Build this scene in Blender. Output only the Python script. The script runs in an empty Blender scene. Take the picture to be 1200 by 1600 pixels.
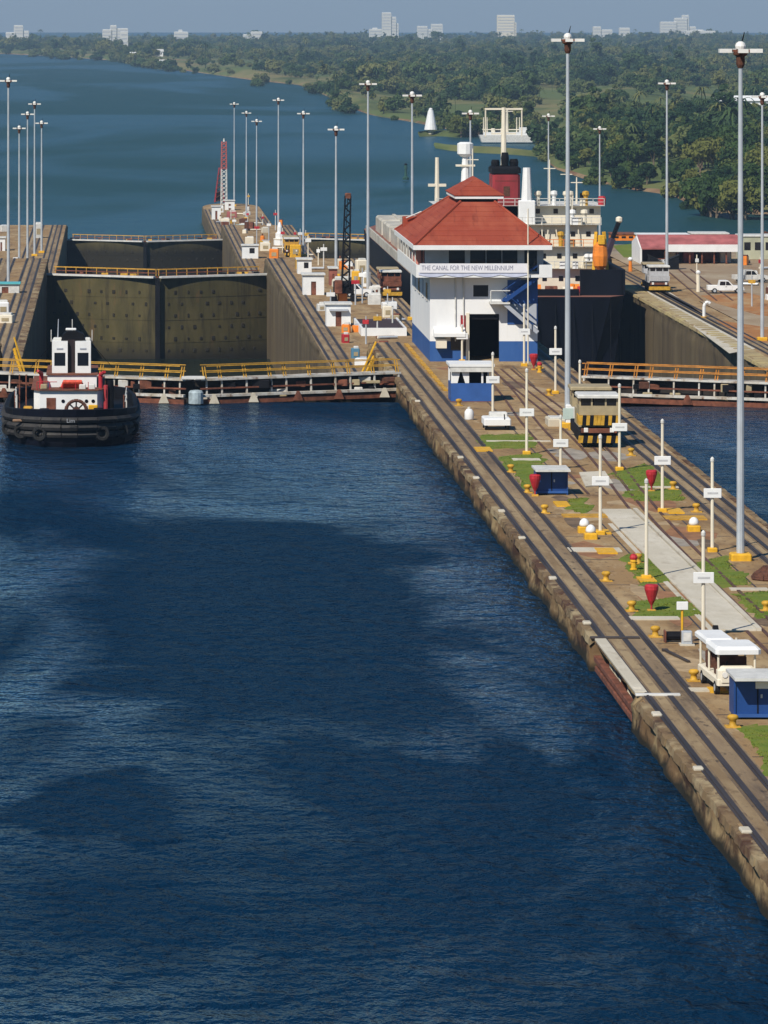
import bpy, bmesh, math, random
import numpy as np
from mathutils import Vector, noise, Matrix

random.seed(7)
rng = np.random.default_rng(7)
SC = bpy.context.scene
COL = SC.collection
R = math.radians

# ------------------------------------------------------------------ camera
F = 7050.0            # focal length in photograph pixels (1200 wide)
CAM_Z = 32.4          # camera height above the upper chamber water (z = 0)
VX, VY = 180.0, 8.0   # where the lock axis / eye level sit in the photograph
cd = bpy.data.cameras.new('camera')
cam = bpy.data.objects.new('camera', cd)
COL.objects.link(cam)
cam.location = (0, 0, CAM_Z)
cam.rotation_euler = (R(90), 0, 0)
cd.sensor_fit = 'HORIZONTAL'
cd.sensor_width = 36.0
cd.lens = 36.0 * F / 1200.0
cd.shift_x = (600 - VX) / 1200.0
cd.shift_y = (VY - 800) / 1200.0
cd.clip_start = 1.0
cd.clip_end = 80000
SC.camera = cam

# ------------------------------------------------------------------ sky and sun
SUN = Vector((-0.42, -0.60, 0.70)).normalized()
world = bpy.data.worlds.new('World')
SC.world = world
world.use_nodes = True
wn = world.node_tree
for n in list(wn.nodes):
    wn.nodes.remove(n)
sky = wn.nodes.new('ShaderNodeTexSky')
sky.sky_type = 'NISHITA'
sky.sun_disc = False
sky.sun_elevation = math.asin(SUN.z)
sky.sun_rotation = math.atan2(SUN.x, SUN.y)
sky.altitude = 0
sky.air_density = 1.0
sky.dust_density = 0.2
sky.ozone_density = 4.0
bgn = wn.nodes.new('ShaderNodeBackground')
bgn.inputs['Strength'].default_value = 0.06
wo = wn.nodes.new('ShaderNodeOutputWorld')
hs = wn.nodes.new('ShaderNodeHueSaturation')
hs.inputs['Saturation'].default_value = 1.35
wn.links.new(sky.outputs[0], hs.inputs['Color'])
wn.links.new(hs.outputs[0], bgn.inputs[0])
wn.links.new(bgn.outputs[0], wo.inputs[0])

sl = bpy.data.lights.new('sun', 'SUN')
sl.energy = 4.0
sl.angle = R(0.5)
sl.color = (1.0, 0.94, 0.84)
so = bpy.data.objects.new('sun', sl)
COL.objects.link(so)
so.location = (-200, -100, 400)
so.rotation_euler = SUN.to_track_quat('Z', 'Y').to_euler()

SC.view_settings.view_transform = 'Standard'
SC.view_settings.look = 'None'
SC.view_settings.exposure = 0.3
SC.view_settings.gamma = 1.0
SC.view_settings.use_curve_mapping = False
SC.cycles.max_bounces = 5
SC.cycles.diffuse_bounces = 2
SC.cycles.glossy_bounces = 3
SC.cycles.transmission_bounces = 3
SC.cycles.volume_bounces = 0
SC.cycles.caustics_reflective = False
SC.cycles.caustics_refractive = False

# ------------------------------------------------------------------ levels
ZU, Z1, Z2, Z3, ZS = 1.6, -6.9, -15.6, -21.5, -25.5
LEV = [(60, ZU), (412, ZU), (430, Z1), (700, Z1), (718, Z2), (985, Z2), (1000, Z3), (1226, Z3)]
XL, XC0, XC1, XR = -10.4, 23.1, 38.8, 70.5


def zt(y):
    for (a, za), (b, zb) in zip(LEV, LEV[1:]):
        if y <= b:
            t = max(0.0, (y - a) / (b - a))
            return za + (zb - za) * t
    return LEV[-1][1]


def at(x, y, z):
    """place on the level z that the photograph shows at (x, y)"""
    d = F * (CAM_Z - z) / (y - VY)
    return Vector(((x - VX) * d / F, d, z))


def scale_at(p):
    return F / p.y        # photograph pixels per metre there


# ------------------------------------------------------------------ materials
MATS = {}


def mat(name, col, rough=0.7, var=0.12, scale=1.5, metal=0.0, bump=0.0, col2=None, detail=4, stretch=None, spec=0.4):
    if name in MATS:
        return MATS[name]
    m = bpy.data.materials.new(name)
    m.use_nodes = True
    nt = m.node_tree
    b = nt.nodes['Principled BSDF']
    b.inputs['Roughness'].default_value = rough
    b.inputs['Metallic'].default_value = metal
    b.inputs['Specular IOR Level'].default_value = spec
    g = nt.nodes.new('ShaderNodeNewGeometry')
    mp = nt.nodes.new('ShaderNodeMapping')
    mp.inputs['Scale'].default_value = stretch or (1, 1, 1)
    nt.links.new(g.outputs['Position'], mp.inputs['Vector'])
    n = nt.nodes.new('ShaderNodeTexNoise')
    n.inputs['Scale'].default_value = scale
    n.inputs['Detail'].default_value = detail
    n.inputs['Roughness'].default_value = 0.62
    nt.links.new(mp.outputs[0], n.inputs['Vector'])
    r = nt.nodes.new('ShaderNodeValToRGB')
    c1 = [max(0, c * (1 - var)) for c in col]
    c2 = [min(1, c * (1 + var)) for c in col] if col2 is None else col2
    r.color_ramp.elements[0].position = 0.32
    r.color_ramp.elements[1].position = 0.68
    r.color_ramp.elements[0].color = (*(c1 if col2 is None else col), 1)
    r.color_ramp.elements[1].color = (*c2, 1)
    nt.links.new(n.outputs['Fac'], r.inputs['Fac'])
    nt.links.new(r.outputs[0], b.inputs['Base Color'])
    if bump:
        bp = nt.nodes.new('ShaderNodeBump')
        bp.inputs['Strength'].default_value = 0.8
        bp.inputs['Distance'].default_value = bump
        nt.links.new(n.outputs['Fac'], bp.inputs['Height'])
        nt.links.new(bp.outputs[0], b.inputs['Normal'])
    MATS[name] = m
    return m


def layered(name, layers, rough=0.85, bump=0.03, wet=None):
    """stone-like surfaces: base colour, then (colour, noise scale, stretch, low, high) layers"""
    m = bpy.data.materials.new(name)
    m.use_nodes = True
    nt = m.node_tree
    b = nt.nodes['Principled BSDF']
    b.inputs['Roughness'].default_value = rough
    b.inputs['Specular IOR Level'].default_value = 0.2
    g = nt.nodes.new('ShaderNodeNewGeometry')
    cur = None
    first = None
    for i, (col, sc_, st, lo, hi) in enumerate(layers):
        if i == 0:
            rgb = nt.nodes.new('ShaderNodeRGB')
            rgb.outputs[0].default_value = (*col, 1)
            cur = rgb.outputs[0]
            continue
        mp = nt.nodes.new('ShaderNodeMapping')
        mp.inputs['Scale'].default_value = st
        mp.inputs['Location'].default_value = (i * 13.7, i * 5.1, i * 3.3)
        nt.links.new(g.outputs['Position'], mp.inputs['Vector'])
        n = nt.nodes.new('ShaderNodeTexNoise')
        n.inputs['Scale'].default_value = sc_
        n.inputs['Detail'].default_value = 5
        n.inputs['Roughness'].default_value = 0.65
        nt.links.new(mp.outputs[0], n.inputs['Vector'])
        if first is None or i == 2:
            first = n
        mr = nt.nodes.new('ShaderNodeMapRange')
        mr.inputs['From Min'].default_value = lo
        mr.inputs['From Max'].default_value = hi
        nt.links.new(n.outputs['Fac'], mr.inputs['Value'])
        mx = nt.nodes.new('ShaderNodeMix')
        mx.data_type = 'RGBA'
        nt.links.new(mr.outputs[0], mx.inputs['Factor'])
        nt.links.new(cur, mx.inputs['A'])
        mx.inputs['B'].default_value = (*col, 1)
        cur = mx.outputs['Result']
    if wet:
        sep = nt.nodes.new('ShaderNodeSeparateXYZ')
        nt.links.new(g.outputs['Position'], sep.inputs[0])
        ad = nt.nodes.new('ShaderNodeMath')
        ad.operation = 'MULTIPLY_ADD'
        ad.inputs[1].default_value = -1.1
        nt.links.new(first.outputs['Fac'], ad.inputs[0])
        nt.links.new(sep.outputs['Z'], ad.inputs[2])
        mr = nt.nodes.new('ShaderNodeMapRange')
        mr.inputs['From Min'].default_value, mr.inputs['From Max'].default_value = wet
        mr.inputs['To Min'].default_value, mr.inputs['To Max'].default_value = 1.0, 0.0
        nt.links.new(ad.outputs[0], mr.inputs['Value'])
        mx = nt.nodes.new('ShaderNodeMix')
        mx.data_type = 'RGBA'
        nt.links.new(mr.outputs[0], mx.inputs['Factor'])
        nt.links.new(cur, mx.inputs['A'])
        mx.inputs['B'].default_value = (0.022, 0.019, 0.012, 1)
        cur = mx.outputs['Result']
    nt.links.new(cur, b.inputs['Base Color'])
    if bump:
        bp = nt.nodes.new('ShaderNodeBump')
        bp.inputs['Distance'].default_value = bump
        nt.links.new(first.outputs['Fac'], bp.inputs['Height'])
        nt.links.new(bp.outputs[0], b.inputs['Normal'])
    MATS[name] = m
    return m


WHITE = mat('white_paint', (0.78, 0.78, 0.76), 0.55, 0.06, 0.8)
BLACKG = mat('tarred_gate_plate', (0.018, 0.014, 0.011), .8, .6, .8)
GATEW = layered('rust_streaked_white', [((0.56, 0.54, 0.49), 1, (1, 1, 1), 0, 1), ((0.40, 0.34, 0.26), .8, (1, 1, 1), .45, .62), ((0.16, 0.075, 0.04), 1.3, (1, 1, .5), .56, .70), ((0.05, 0.04, 0.035), 2.2, (1, 1, 1), .62, .76)], .8, .01)
WHITE2 = mat('weathered_white_paint', (0.60, 0.59, 0.55), 0.65, 0.16, 1.6)
CREAM = mat('cream_paint', (0.74, 0.67, 0.53), 0.6, 0.07, 0.5)
GREYW = mat('grey_wall_paint', (0.40, 0.42, 0.46), 0.6, 0.08, 1)
BLUE = mat('blue_paint', (0.030, 0.095, 0.30), 0.5, 0.15, 0.8)
BLUE2 = mat('shade_darkened_blue_paint', (0.012, 0.055, 0.21), 0.45, 0.15, 1.2)  # blue paint, darkened to carry the shade under the shed roofs
ROOF = layered('red_tile', [((0.29, 0.056, 0.030), 1, (1, 1, 1), 0, 1), ((0.35, 0.085, 0.045), .35, (1.4, .5, 1), .45, .65),
    ((0.20, 0.040, 0.024), .9, (2.2, .3, .6), .55, .75), ((0.38, 0.17, 0.10), 1.6, (2, .3, .6), .68, .84)], .85, .02)
HOUSEW = layered('stained_white_render', [((0.80, 0.80, 0.79), 1, (1, 1, 1), 0, 1), ((0.70, 0.71, 0.72), .35, (1, 1, .35), .48, .7),
    ((0.60, 0.57, 0.52), 1.4, (2.5, 2.5, .14), .60, .82)], .7, .005)
HOUSEB = layered('scuffed_blue_render', [((0.030, 0.095, 0.29), 1, (1, 1, 1), 0, 1), ((0.045, 0.12, 0.33), .5, (1, 1, .4), .45, .7),
    ((0.10, 0.12, 0.17), 1.4, (2, 2, .2), .62, .82)], .65, .005)
REDP = mat('red_paint', (0.36, 0.03, 0.035), 0.6, 0.15, 1)
SIGNR = mat('bright_red_paint', (0.42, 0.02, 0.028), 0.6, 0.25, 3)
YEL = mat('yellow_paint', (0.70, 0.38, 0.02), 0.55, 0.15, 3)
YEL2 = mat('weathered_yellow_paint', (0.50, 0.27, 0.03), 0.7, 0.3, 2)
ORANGE = mat('orange_paint', (0.75, 0.22, 0.02), 0.55, 0.15, 1.5)
BLACK = mat('black_paint', (0.006, 0.006, 0.008), 0.7, 0.4, 0.6, spec=0.15)
HULL = mat('black_hull_paint', (0.0035, 0.0045, 0.010), 0.6, 0.5, 0.3, stretch=(1, 1, 0.25), spec=0.15)
DARKW = mat('dark_glass', (0.008, 0.009, 0.014), 0.12, 0.2, 1, spec=0.6)
STEEL = mat('galvanised_steel', (0.50, 0.53, 0.56), 0.45, 0.10, 0.8, metal=0.25)
RAIL = mat('greasy_rail_steel', (0.048, 0.036, 0.030), 0.55, 0.4, 0.8, stretch=(1, 0.1, 1))
YELD = mat('grimy_yellow_paint', (0.52, 0.29, 0.025), 0.65, 0.3, 2.5)
GREYM = mat('grey_machine_paint', (0.36, 0.29, 0.17), 0.6, 0.12, 2)
RUST = mat('rusty_timber', (0.16, 0.055, 0.03), 0.9, 0.5, 1.5, bump=0.02)
TEAL = mat('turquoise_sheet', (0.10, 0.42, 0.45), 0.5, 0.1, 1)
PINK = mat('faded_red_sheet', (0.36, 0.115, 0.11), 0.8, 0.3, 0.5, spec=.15)
PALE = mat('pale_grey_deck', (0.46, 0.43, 0.36), 0.8, 0.25, 0.35)
TYRE = mat('black_rubber', (0.012, 0.012, 0.012), 0.85, 0.2, 4)
BROWN = mat('brown_sacking', (0.09, 0.035, 0.02), 0.9, 0.4, 4, bump=0.04)
DARKROOF = mat('dark_brown_roofing', (0.045, 0.025, 0.028), 0.9, 0.3, 1)
LAMP = mat('lamp_glass', (0.75, 0.73, 0.68), 0.3, 0.05, 3)
GATE = layered('gate_plate', [
    ((0.070, 0.060, 0.023), 1, (1, 1, 1), 0, 1), ((0.105, 0.085, 0.034), 0.25, (1, 1, .5), .42, .66),
    ((0.028, 0.024, 0.013), 0.9, (1, 1, .12), .50, .74), ((0.14, 0.075, 0.03), 0.7, (1, 1, .2), .60, .78)], 0.75, 0.02, wet=(-21.2, -18.6))
DECK = layered('stained_concrete_deck', [
    ((0.30, 0.190, 0.088), 1, (1, 1, 1), 0, 1), ((0.42, 0.305, 0.165), 0.22, (1, .4, 1), .45, .70),
    ((0.15, 0.088, 0.045), 0.5, (1, .45, 1), .50, .75), ((0.10, 0.065, 0.045), 1.6, (1, .3, 1), .58, .80),
    ((0.48, 0.38, 0.25), 0.8, (1, .3, 1), .60, .78), ((0.085, 0.055, 0.035), 2.6, (1, .5, 1), .58, .72)], 0.9, 0.03)
FACE = layered('weathered_lock_wall', [
    ((0.19, 0.115, 0.055), 1, (1, 1, 1), 0, 1), ((0.36, 0.255, 0.125), 0.38, (1, .55, 1), .48, .60),
    ((0.060, 0.030, 0.018), 0.42, (1, .6, 1), .50, .62), ((0.030, 0.020, 0.015), 1.3, (1, 1, .6), .54, .70),
    ((0.46, 0.38, 0.25), 1.0, (1, .6, 1), .66, .78)], 0.95, 0.06, wet=(-.35, .05))
FACED = layered('wet_lock_wall', [
    ((0.115, 0.085, 0.048), 1, (1, 1, 1), 0, 1), ((0.17, 0.13, 0.07), 0.12, (1, 1, .35), .42, .68),
    ((0.06, 0.042, 0.03), 0.4, (1, 1, .12), .50, .76)], 0.9, 0.04)
SLAB = layered('pale_concrete', [
    ((0.52, 0.47, 0.37), 1, (1, 1, 1), 0, 1), ((0.62, 0.57, 0.47), 0.5, (1, .4, 1), .45, .7),
    ((0.36, 0.30, 0.22), 1.2, (1, .3, 1), .56, .78)], 0.9, 0.01)
BED = layered('track_bed', [
    ((0.22, 0.155, 0.092), 1, (1, 1, 1), 0, 1), ((0.34, 0.25, 0.145), 0.35, (1, .12, 1), .45, .7),
    ((0.075, 0.055, 0.045), 0.7, (1, .1, 1), .5, .78), ((0.055, 0.042, 0.034), 2.2, (1, .35, 1), .56, .72), ((0.42, 0.33, 0.21), 1.5, (1, .25, 1), .62, .78)], 0.9, 0.02)
GRASSM = layered('mown_grass', [
    ((0.125, 0.175, 0.022), 1, (1, 1, 1), 0, 1), ((0.19, 0.205, 0.032), 0.9, (1, .7, 1), .45, .7),
    ((0.085, 0.125, 0.017), 2.5, (1, 1, 1), .52, .75), ((0.26, 0.19, 0.08), 0.8, (1, 1, 1), .60, .78)], 0.95, 0.03)
DIRT = layered('orange_earth', [
    ((0.36, 0.16, 0.055), 1, (1, 1, 1), 0, 1), ((0.42, 0.28, 0.14), 0.12, (1, .5, 1), .45, .62),
    ((0.22, 0.09, 0.035), 0.5, (1, .5, 1), .52, .75)], 0.95, 0.02)
YARD = layered('pale_yard', [
    ((0.36, 0.26, 0.16), 1, (1, 1, 1), 0, 1), ((0.46, 0.37, 0.25), 0.10, (1, .5, 1), .45, .62),
    ((0.26, 0.15, 0.08), 0.2, (1, .5, 1), .55, .75)], 0.95, 0.02)
LAND = layered('scrub_land', [
    ((0.105, 0.135, 0.038), 1, (1, 1, 1), 0, 1), ((0.20, 0.170, 0.065), 0.008, (1, .4, 1), .47, .60),
    ((0.070, 0.090, 0.022), 0.02, (1, .5, 1), .50, .66), ((0.26, 0.165, 0.080), 0.015, (1, .4, 1), .60, .74)], 0.95, 0)
SAND = layered('shore_sand', [
    ((0.26, 0.17, 0.09), 1, (1, 1, 1), 0, 1), ((0.15, 0.07, 0.035), 0.03, (1, 1, 1), .46, .64),
    ((0.09, 0.10, 0.03), 0.02, (1, 1, 1), .5, .6)], 0.95, 0)


def leaf_mat(name, c1, c2, c3, scale):
    m = bpy.data.materials.new(name)
    m.use_nodes = True
    nt = m.node_tree
    b = nt.nodes['Principled BSDF']
    b.inputs['Roughness'].default_value = 0.75
    b.inputs['Specular IOR Level'].default_value = 0.2
    g = nt.nodes.new('ShaderNodeNewGeometry')
    n = nt.nodes.new('ShaderNodeTexNoise')
    n.inputs['Scale'].default_value = scale
    n.inputs['Detail'].default_value = 3
    nt.links.new(g.outputs['Position'], n.inputs['Vector'])
    oi = nt.nodes.new('ShaderNodeObjectInfo')
    ad = nt.nodes.new('ShaderNodeMath')
    ad.operation = 'MULTIPLY_ADD'
    ad.inputs[1].default_value = 0.40
    ad.inputs[2].default_value = -0.20
    nt.links.new(oi.outputs['Random'], ad.inputs[0])
    a2 = nt.nodes.new('ShaderNodeMath')
    a2.operation = 'ADD'
    nt.links.new(n.outputs['Fac'], a2.inputs[0])
    nt.links.new(ad.outputs[0], a2.inputs[1])
    r = nt.nodes.new('ShaderNodeValToRGB')
    e = r.color_ramp.elements
    e[0].position, e[0].color = 0.34, (*c1, 1)
    e[1].position, e[1].color = 0.49, (*c2, 1)
    k = e.new(0.64)
    k.color = (*c3, 1)
    nt.links.new(a2.outputs[0], r.inputs['Fac'])
    nt.links.new(r.outputs[0], b.inputs['Base Color'])
    tr = nt.nodes.new('ShaderNodeBsdfTranslucent')
    nt.links.new(r.outputs[0], tr.inputs['Color'])
    mx = nt.nodes.new('ShaderNodeMixShader')
    mx.inputs[0].default_value = 0.34
    out = nt.nodes['Material Output']
    nt.links.new(b.outputs[0], mx.inputs[1])
    nt.links.new(tr.outputs[0], mx.inputs[2])
    nt.links.new(mx.outputs[0], out.inputs['Surface'])
    return m


LEAF = leaf_mat('tree_leaves', (0.020, 0.050, 0.018), (0.064, 0.112, 0.028), (0.170, 0.180, 0.042), 0.025)
LEAFF = leaf_mat('wood_leaves', (0.032, 0.070, 0.030), (0.085, 0.135, 0.042), (0.185, 0.195, 0.065), 0.004)
BARK = mat('bark', (0.16, 0.12, 0.08), 0.9, 0.3, 1)


def water_mat(name, deep, refl_lo, refl_hi, bump, patch_scale, wave, rough, lo=.44, hi=.58, stretch=.34, slicks=None):
    """rough water: a dark body under wave facets; ruffled patches hide more of the sky than smooth ones"""
    m = bpy.data.materials.new(name)
    m.use_nodes = True
    nt = m.node_tree
    nt.nodes.remove(nt.nodes['Principled BSDF'])
    out = nt.nodes['Material Output']
    g = nt.nodes.new('ShaderNodeNewGeometry')

    def nz(scale, st, detail, rot=0.0, dist=0.0):
        mp = nt.nodes.new('ShaderNodeMapping')
        mp.inputs['Scale'].default_value = st
        mp.inputs['Rotation'].default_value = (0, 0, rot)
        nt.links.new(g.outputs['Position'], mp.inputs['Vector'])
        n = nt.nodes.new('ShaderNodeTexNoise')
        n.inputs['Scale'].default_value = scale
        n.inputs['Detail'].default_value = detail
        n.inputs['Roughness'].default_value = 0.62
        n.inputs['Distortion'].default_value = dist
        nt.links.new(mp.outputs[0], n.inputs['Vector'])
        return n

    def math_(op, a, b):
        k = nt.nodes.new('ShaderNodeMath')
        k.operation = op
        for i_, q in enumerate((a, b)):
            if isinstance(q, (int, float)):
                k.inputs[i_].default_value = q
            else:
                nt.links.new(q, k.inputs[i_])
        return k.outputs[0]
    a = nz(wave, (1.25, 0.85, 1), 3.0, 0.12, 0.25)
    c = nz(wave * 0.31, (1.0, 1.0, 1), 2, -0.3, 0.2)
    ht = math_('ADD', a.outputs['Fac'], math_('MULTIPLY', c.outputs['Fac'], 1.6))
    bp = nt.nodes.new('ShaderNodeBump')
    bp.inputs['Strength'].default_value = 1.0
    bp.inputs['Distance'].default_value = bump
    nt.links.new(ht, bp.inputs['Height'])
    p = nz(patch_scale, (1.0, stretch, 1), 4, 0.10, 1.4)
    mr = nt.nodes.new('ShaderNodeMapRange')
    mr.interpolation_type = 'SMOOTHSTEP'
    mr.inputs['From Min'].default_value = lo
    mr.inputs['From Max'].default_value = hi
    mr.inputs['To Min'].default_value = refl_lo
    mr.inputs['To Max'].default_value = refl_hi
    tot = p.outputs['Fac']
    if slicks:
        # wind-ruffled and sheltered areas with wandering edges
        w1 = nz(0.055, (1, .6, 1), 7, .4, .9)
        sv = nt.nodes.new('ShaderNodeVectorMath')
        sv.operation = 'SUBTRACT'
        nt.links.new(w1.outputs['Color'], sv.inputs[0])
        sv.inputs[1].default_value = (.5, .5, .5)
        mv = nt.nodes.new('ShaderNodeVectorMath')
        mv.operation = 'MULTIPLY_ADD'
        mv.inputs[1].default_value = (18, 75, 0)
        nt.links.new(sv.outputs[0], mv.inputs[0])
        nt.links.new(g.outputs['Position'], mv.inputs[2])
        for (cx, cy, rx, ry, amt) in slicks:
            d1 = nt.nodes.new('ShaderNodeVectorMath')
            d1.operation = 'SUBTRACT'
            d1.inputs[1].default_value = (cx, cy, 0)
            nt.links.new(mv.outputs[0], d1.inputs[0])
            d2 = nt.nodes.new('ShaderNodeVectorMath')
            d2.operation = 'DIVIDE'
            d2.inputs[1].default_value = (rx, ry, 1)
            nt.links.new(d1.outputs[0], d2.inputs[0])
            d3 = nt.nodes.new('ShaderNodeVectorMath')
            d3.operation = 'LENGTH'
            nt.links.new(d2.outputs[0], d3.inputs[0])
            e = nt.nodes.new('ShaderNodeMapRange')
            e.interpolation_type = 'SMOOTHSTEP'
            e.inputs['From Min'].default_value = 0.6
            e.inputs['From Max'].default_value = 1.25
            e.inputs['To Min'].default_value = amt
            e.inputs['To Max'].default_value = 0.0
            nt.links.new(d3.outputs['Value'], e.inputs['Value'])
            tot = math_('ADD', tot, e.outputs[0])
    nt.links.new(tot, mr.inputs['Value'])
    fr = nt.nodes.new('ShaderNodeFresnel')
    fr.inputs['IOR'].default_value = 1.333
    nt.links.new(bp.outputs[0], fr.inputs['Normal'])
    df = nt.nodes.new('ShaderNodeBsdfDiffuse')
    df.inputs['Color'].default_value = (*deep, 1)
    nt.links.new(bp.outputs[0], df.inputs['Normal'])
    gl = nt.nodes.new('ShaderNodeBsdfGlossy')
    gl.inputs['Roughness'].default_value = rough
    gl.inputs['Color'].default_value = (0.68, 0.86, 1.0, 1)
    nt.links.new(bp.outputs[0], gl.inputs['Normal'])
    mx = nt.nodes.new('ShaderNodeMixShader')
    nt.links.new(math_('MULTIPLY', fr.outputs[0], mr.outputs[0]), mx.inputs[0])
    nt.links.new(df.outputs[0], mx.inputs[1])
    nt.links.new(gl.outputs[0], mx.inputs[2])
    nt.links.new(mx.outputs[0], out.inputs['Surface'])
    return m


WATER = water_mat('lock_water', (0.0022, 0.0185, 0.046), 0.15, 1.25, 0.50, 0.030, 1.0, 0.14, .40, .66, .30,
                  [(8, 238, 11.5, 42, -.20), (14, 182, 7, 13, -.18), (-2, 178, 4, 8, -.14), (6, 325, 18, 42, .14), (0, 206, 6, 9, .09), (20, 250, 4, 60, .05)])
SEAM = water_mat('sea_water', (0.014, 0.050, 0.048), 0.14, 0.32, 1.0, 0.003, 0.35, 0.22)
LOWW = water_mat('low_chamber_water', (0.010, 0.014, 0.010), 0.5, 0.7, 0.06, 0.03, 0.8, 0.08)


# ------------------------------------------------------------------ mesh helpers
class MB:
    def __init__(s):
        s.v, s.f = [], []

    def add(s, vs, fs):
        o = len(s.v)
        s.v.extend([tuple(p) for p in vs])
        s.f.extend([tuple(i + o for i in f) for f in fs])
        return s

    def box(s, x0, x1, y0, y1, z0, z1):
        vs = [(x0, y0, z0), (x1, y0, z0), (x1, y1, z0), (x0, y1, z0), (x0, y0, z1), (x1, y0, z1), (x1, y1, z1), (x0, y1, z1)]
        return s.add(vs, [(0, 3, 2, 1), (4, 5, 6, 7), (0, 1, 5, 4), (1, 2, 6, 5), (2, 3, 7, 6), (3, 0, 4, 7)])

    def cbox(s, cx, cy, cz, sx, sy, sz, b=0.0):
        if b <= 0:
            return s.box(cx - sx / 2, cx + sx / 2, cy - sy / 2, cy + sy / 2, cz - sz / 2, cz + sz / 2)
        # bevelled box: octagon section in plan and a chamfered top
        x, y, z = sx / 2, sy / 2, sz / 2
        oc = [(-x + b, -y), (x - b, -y), (x, -y + b), (x, y - b), (x - b, y), (-x + b, y), (-x, y - b), (-x, -y + b)]
        ins = [(px * (x - b) / x, py * (y - b) / y) for px, py in oc]
        vs = [(cx + a, cy + c, cz - z) for a, c in oc] + [(cx + a, cy + c, cz + z - b) for a, c in oc] + [(cx + a, cy + c, cz + z) for a, c in ins]
        fs = [tuple(range(7, -1, -1)), tuple(range(16, 24))]
        for i in range(8):
            j = (i + 1) % 8
            fs += [(i, j, 8 + j, 8 + i), (8 + i, 8 + j, 16 + j, 16 + i)]
        return s.add(vs, fs)

    def tube(s, p0, p1, r0, r1=None, n=8, cap=True):
        p0, p1 = Vector(p0), Vector(p1)
        r1 = r0 if r1 is None else r1
        d = (p1 - p0).normalized()
        u = d.cross(Vector((0, 1, 0.01)) if abs(d.z) > 0.9 else Vector((0, 0, 1))).normalized()
        w = d.cross(u)
        vs = []
        for p, r in ((p0, r0), (p1, r1)):
            for i in range(n):
                t = 2 * math.pi * i / n
                vs.append(p + (u * math.cos(t) + w * math.sin(t)) * r)
        fs = [(i, (i + 1) % n, n + (i + 1) % n, n + i) for i in range(n)]
        if cap:
            fs += [tuple(range(n - 1, -1, -1)), tuple(range(n, 2 * n))]
        return s.add(vs, fs)

    def lathe(s, prof, n=12, cx=0, cy=0):
        vs, fs = [], []
        for r, z in prof:
            for i in range(n):
                t = 2 * math.pi * i / n
                vs.append((cx + r * math.cos(t), cy + r * math.sin(t), z))
        for k in range(len(prof) - 1):
            for i in range(n):
                j = (i + 1) % n
                fs.append((k * n + i, k * n + j, (k + 1) * n + j, (k + 1) * n + i))
        fs += [tuple(range(n - 1, -1, -1)), tuple(range((len(prof) - 1) * n, len(prof) * n))]
        return s.add(vs, fs)

    def prism(s, poly, a0, a1, axis='y'):
        """poly in the plane across the axis; y: (x,z), x: (y,z), z: (x,y)"""
        n = len(poly)
        mk = {'y': lambda p, a: (p[0], a, p[1]), 'x': lambda p, a: (a, p[0], p[1]), 'z': lambda p, a: (p[0], p[1], a)}[axis]
        vs = [mk(p, a0) for p in poly] + [mk(p, a1) for p in poly]
        fs = [tuple(range(n - 1, -1, -1)), tuple(range(n, 2 * n))]
        fs += [(i, (i + 1) % n, n + (i + 1) % n, n + i) for i in range(n)]
        return s.add(vs, fs)

    def strip(s, path, w0, w1, h):
        """a ribbon of rectangular section along path points (x, y, z): from x+w0 to x+w1, h above z"""
        vs, fs = [], []
        for x, y, z in path:
            vs += [(x + w0, y, z - 0.02), (x + w0, y, z + h), (x + w1, y, z + h), (x + w1, y, z - 0.02)]
        for k in range(len(path) - 1):
            a, b = k * 4, k * 4 + 4
            fs += [(a, a + 1, b + 1, b), (a + 1, a + 2, b + 2, b + 1), (a + 2, a + 3, b + 3, b + 2)]
        e = len(vs) - 4
        fs += [(0, 3, 2, 1), (e, e + 1, e + 2, e + 3)]
        return s.add(vs, fs)

    def build(s, name, material, parent=None, loc=None, smooth=False):
        me = bpy.data.meshes.new(name)
        me.from_pydata(s.v, [], s.f)
        bm = bmesh.new()
        bm.from_mesh(me)
        bmesh.ops.recalc_face_normals(bm, faces=bm.faces)
        bm.to_mesh(me)
        bm.free()
        if smooth:
            me.polygons.foreach_set('use_smooth', [True] * len(me.polygons))
        me.materials.append(material)
        return link(name, me, parent, loc)


def link(name, data, parent=None, loc=None):
    o = bpy.data.objects.new(name, data)
    COL.objects.link(o)
    if parent is not None:
        o.parent = parent
    if loc is not None:
        o.location = loc
    return o


def tag(o, label=None, cat=None, group=None, kind=None):
    if label:
        o['label'] = label
    if cat:
        o['category'] = cat
    if group:
        o['group'] = group
    if kind:
        o['kind'] = kind
    return o


def thing(name, label, cat, loc=(0, 0, 0), rz=0.0, group=None):
    o = link(name, None, None, loc)
    o.rotation_euler = (0, 0, rz)
    return tag(o, label, cat, group)


def copy_tree(o, parent=None):
    c = o.copy()
    COL.objects.link(c)
    c.parent = parent
    for ch in list(o.children):
        copy_tree(ch, c)
    return c


def grid_mesh(name, pts, nu, nv, material, smooth=True):
    """pts row-major array (nv rows of nu) -> mesh"""
    me = bpy.data.meshes.new(name)
    i = np.arange(nu * nv).reshape(nv, nu)
    q = np.stack([i[:-1, :-1], i[:-1, 1:], i[1:, 1:], i[1:, :-1]], -1).reshape(-1, 4)
    quads_mesh(me, pts.reshape(-1, 3), q)
    if smooth:
        me.polygons.foreach_set('use_smooth', np.ones(len(q), bool))
    me.materials.append(material)
    return me


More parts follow.
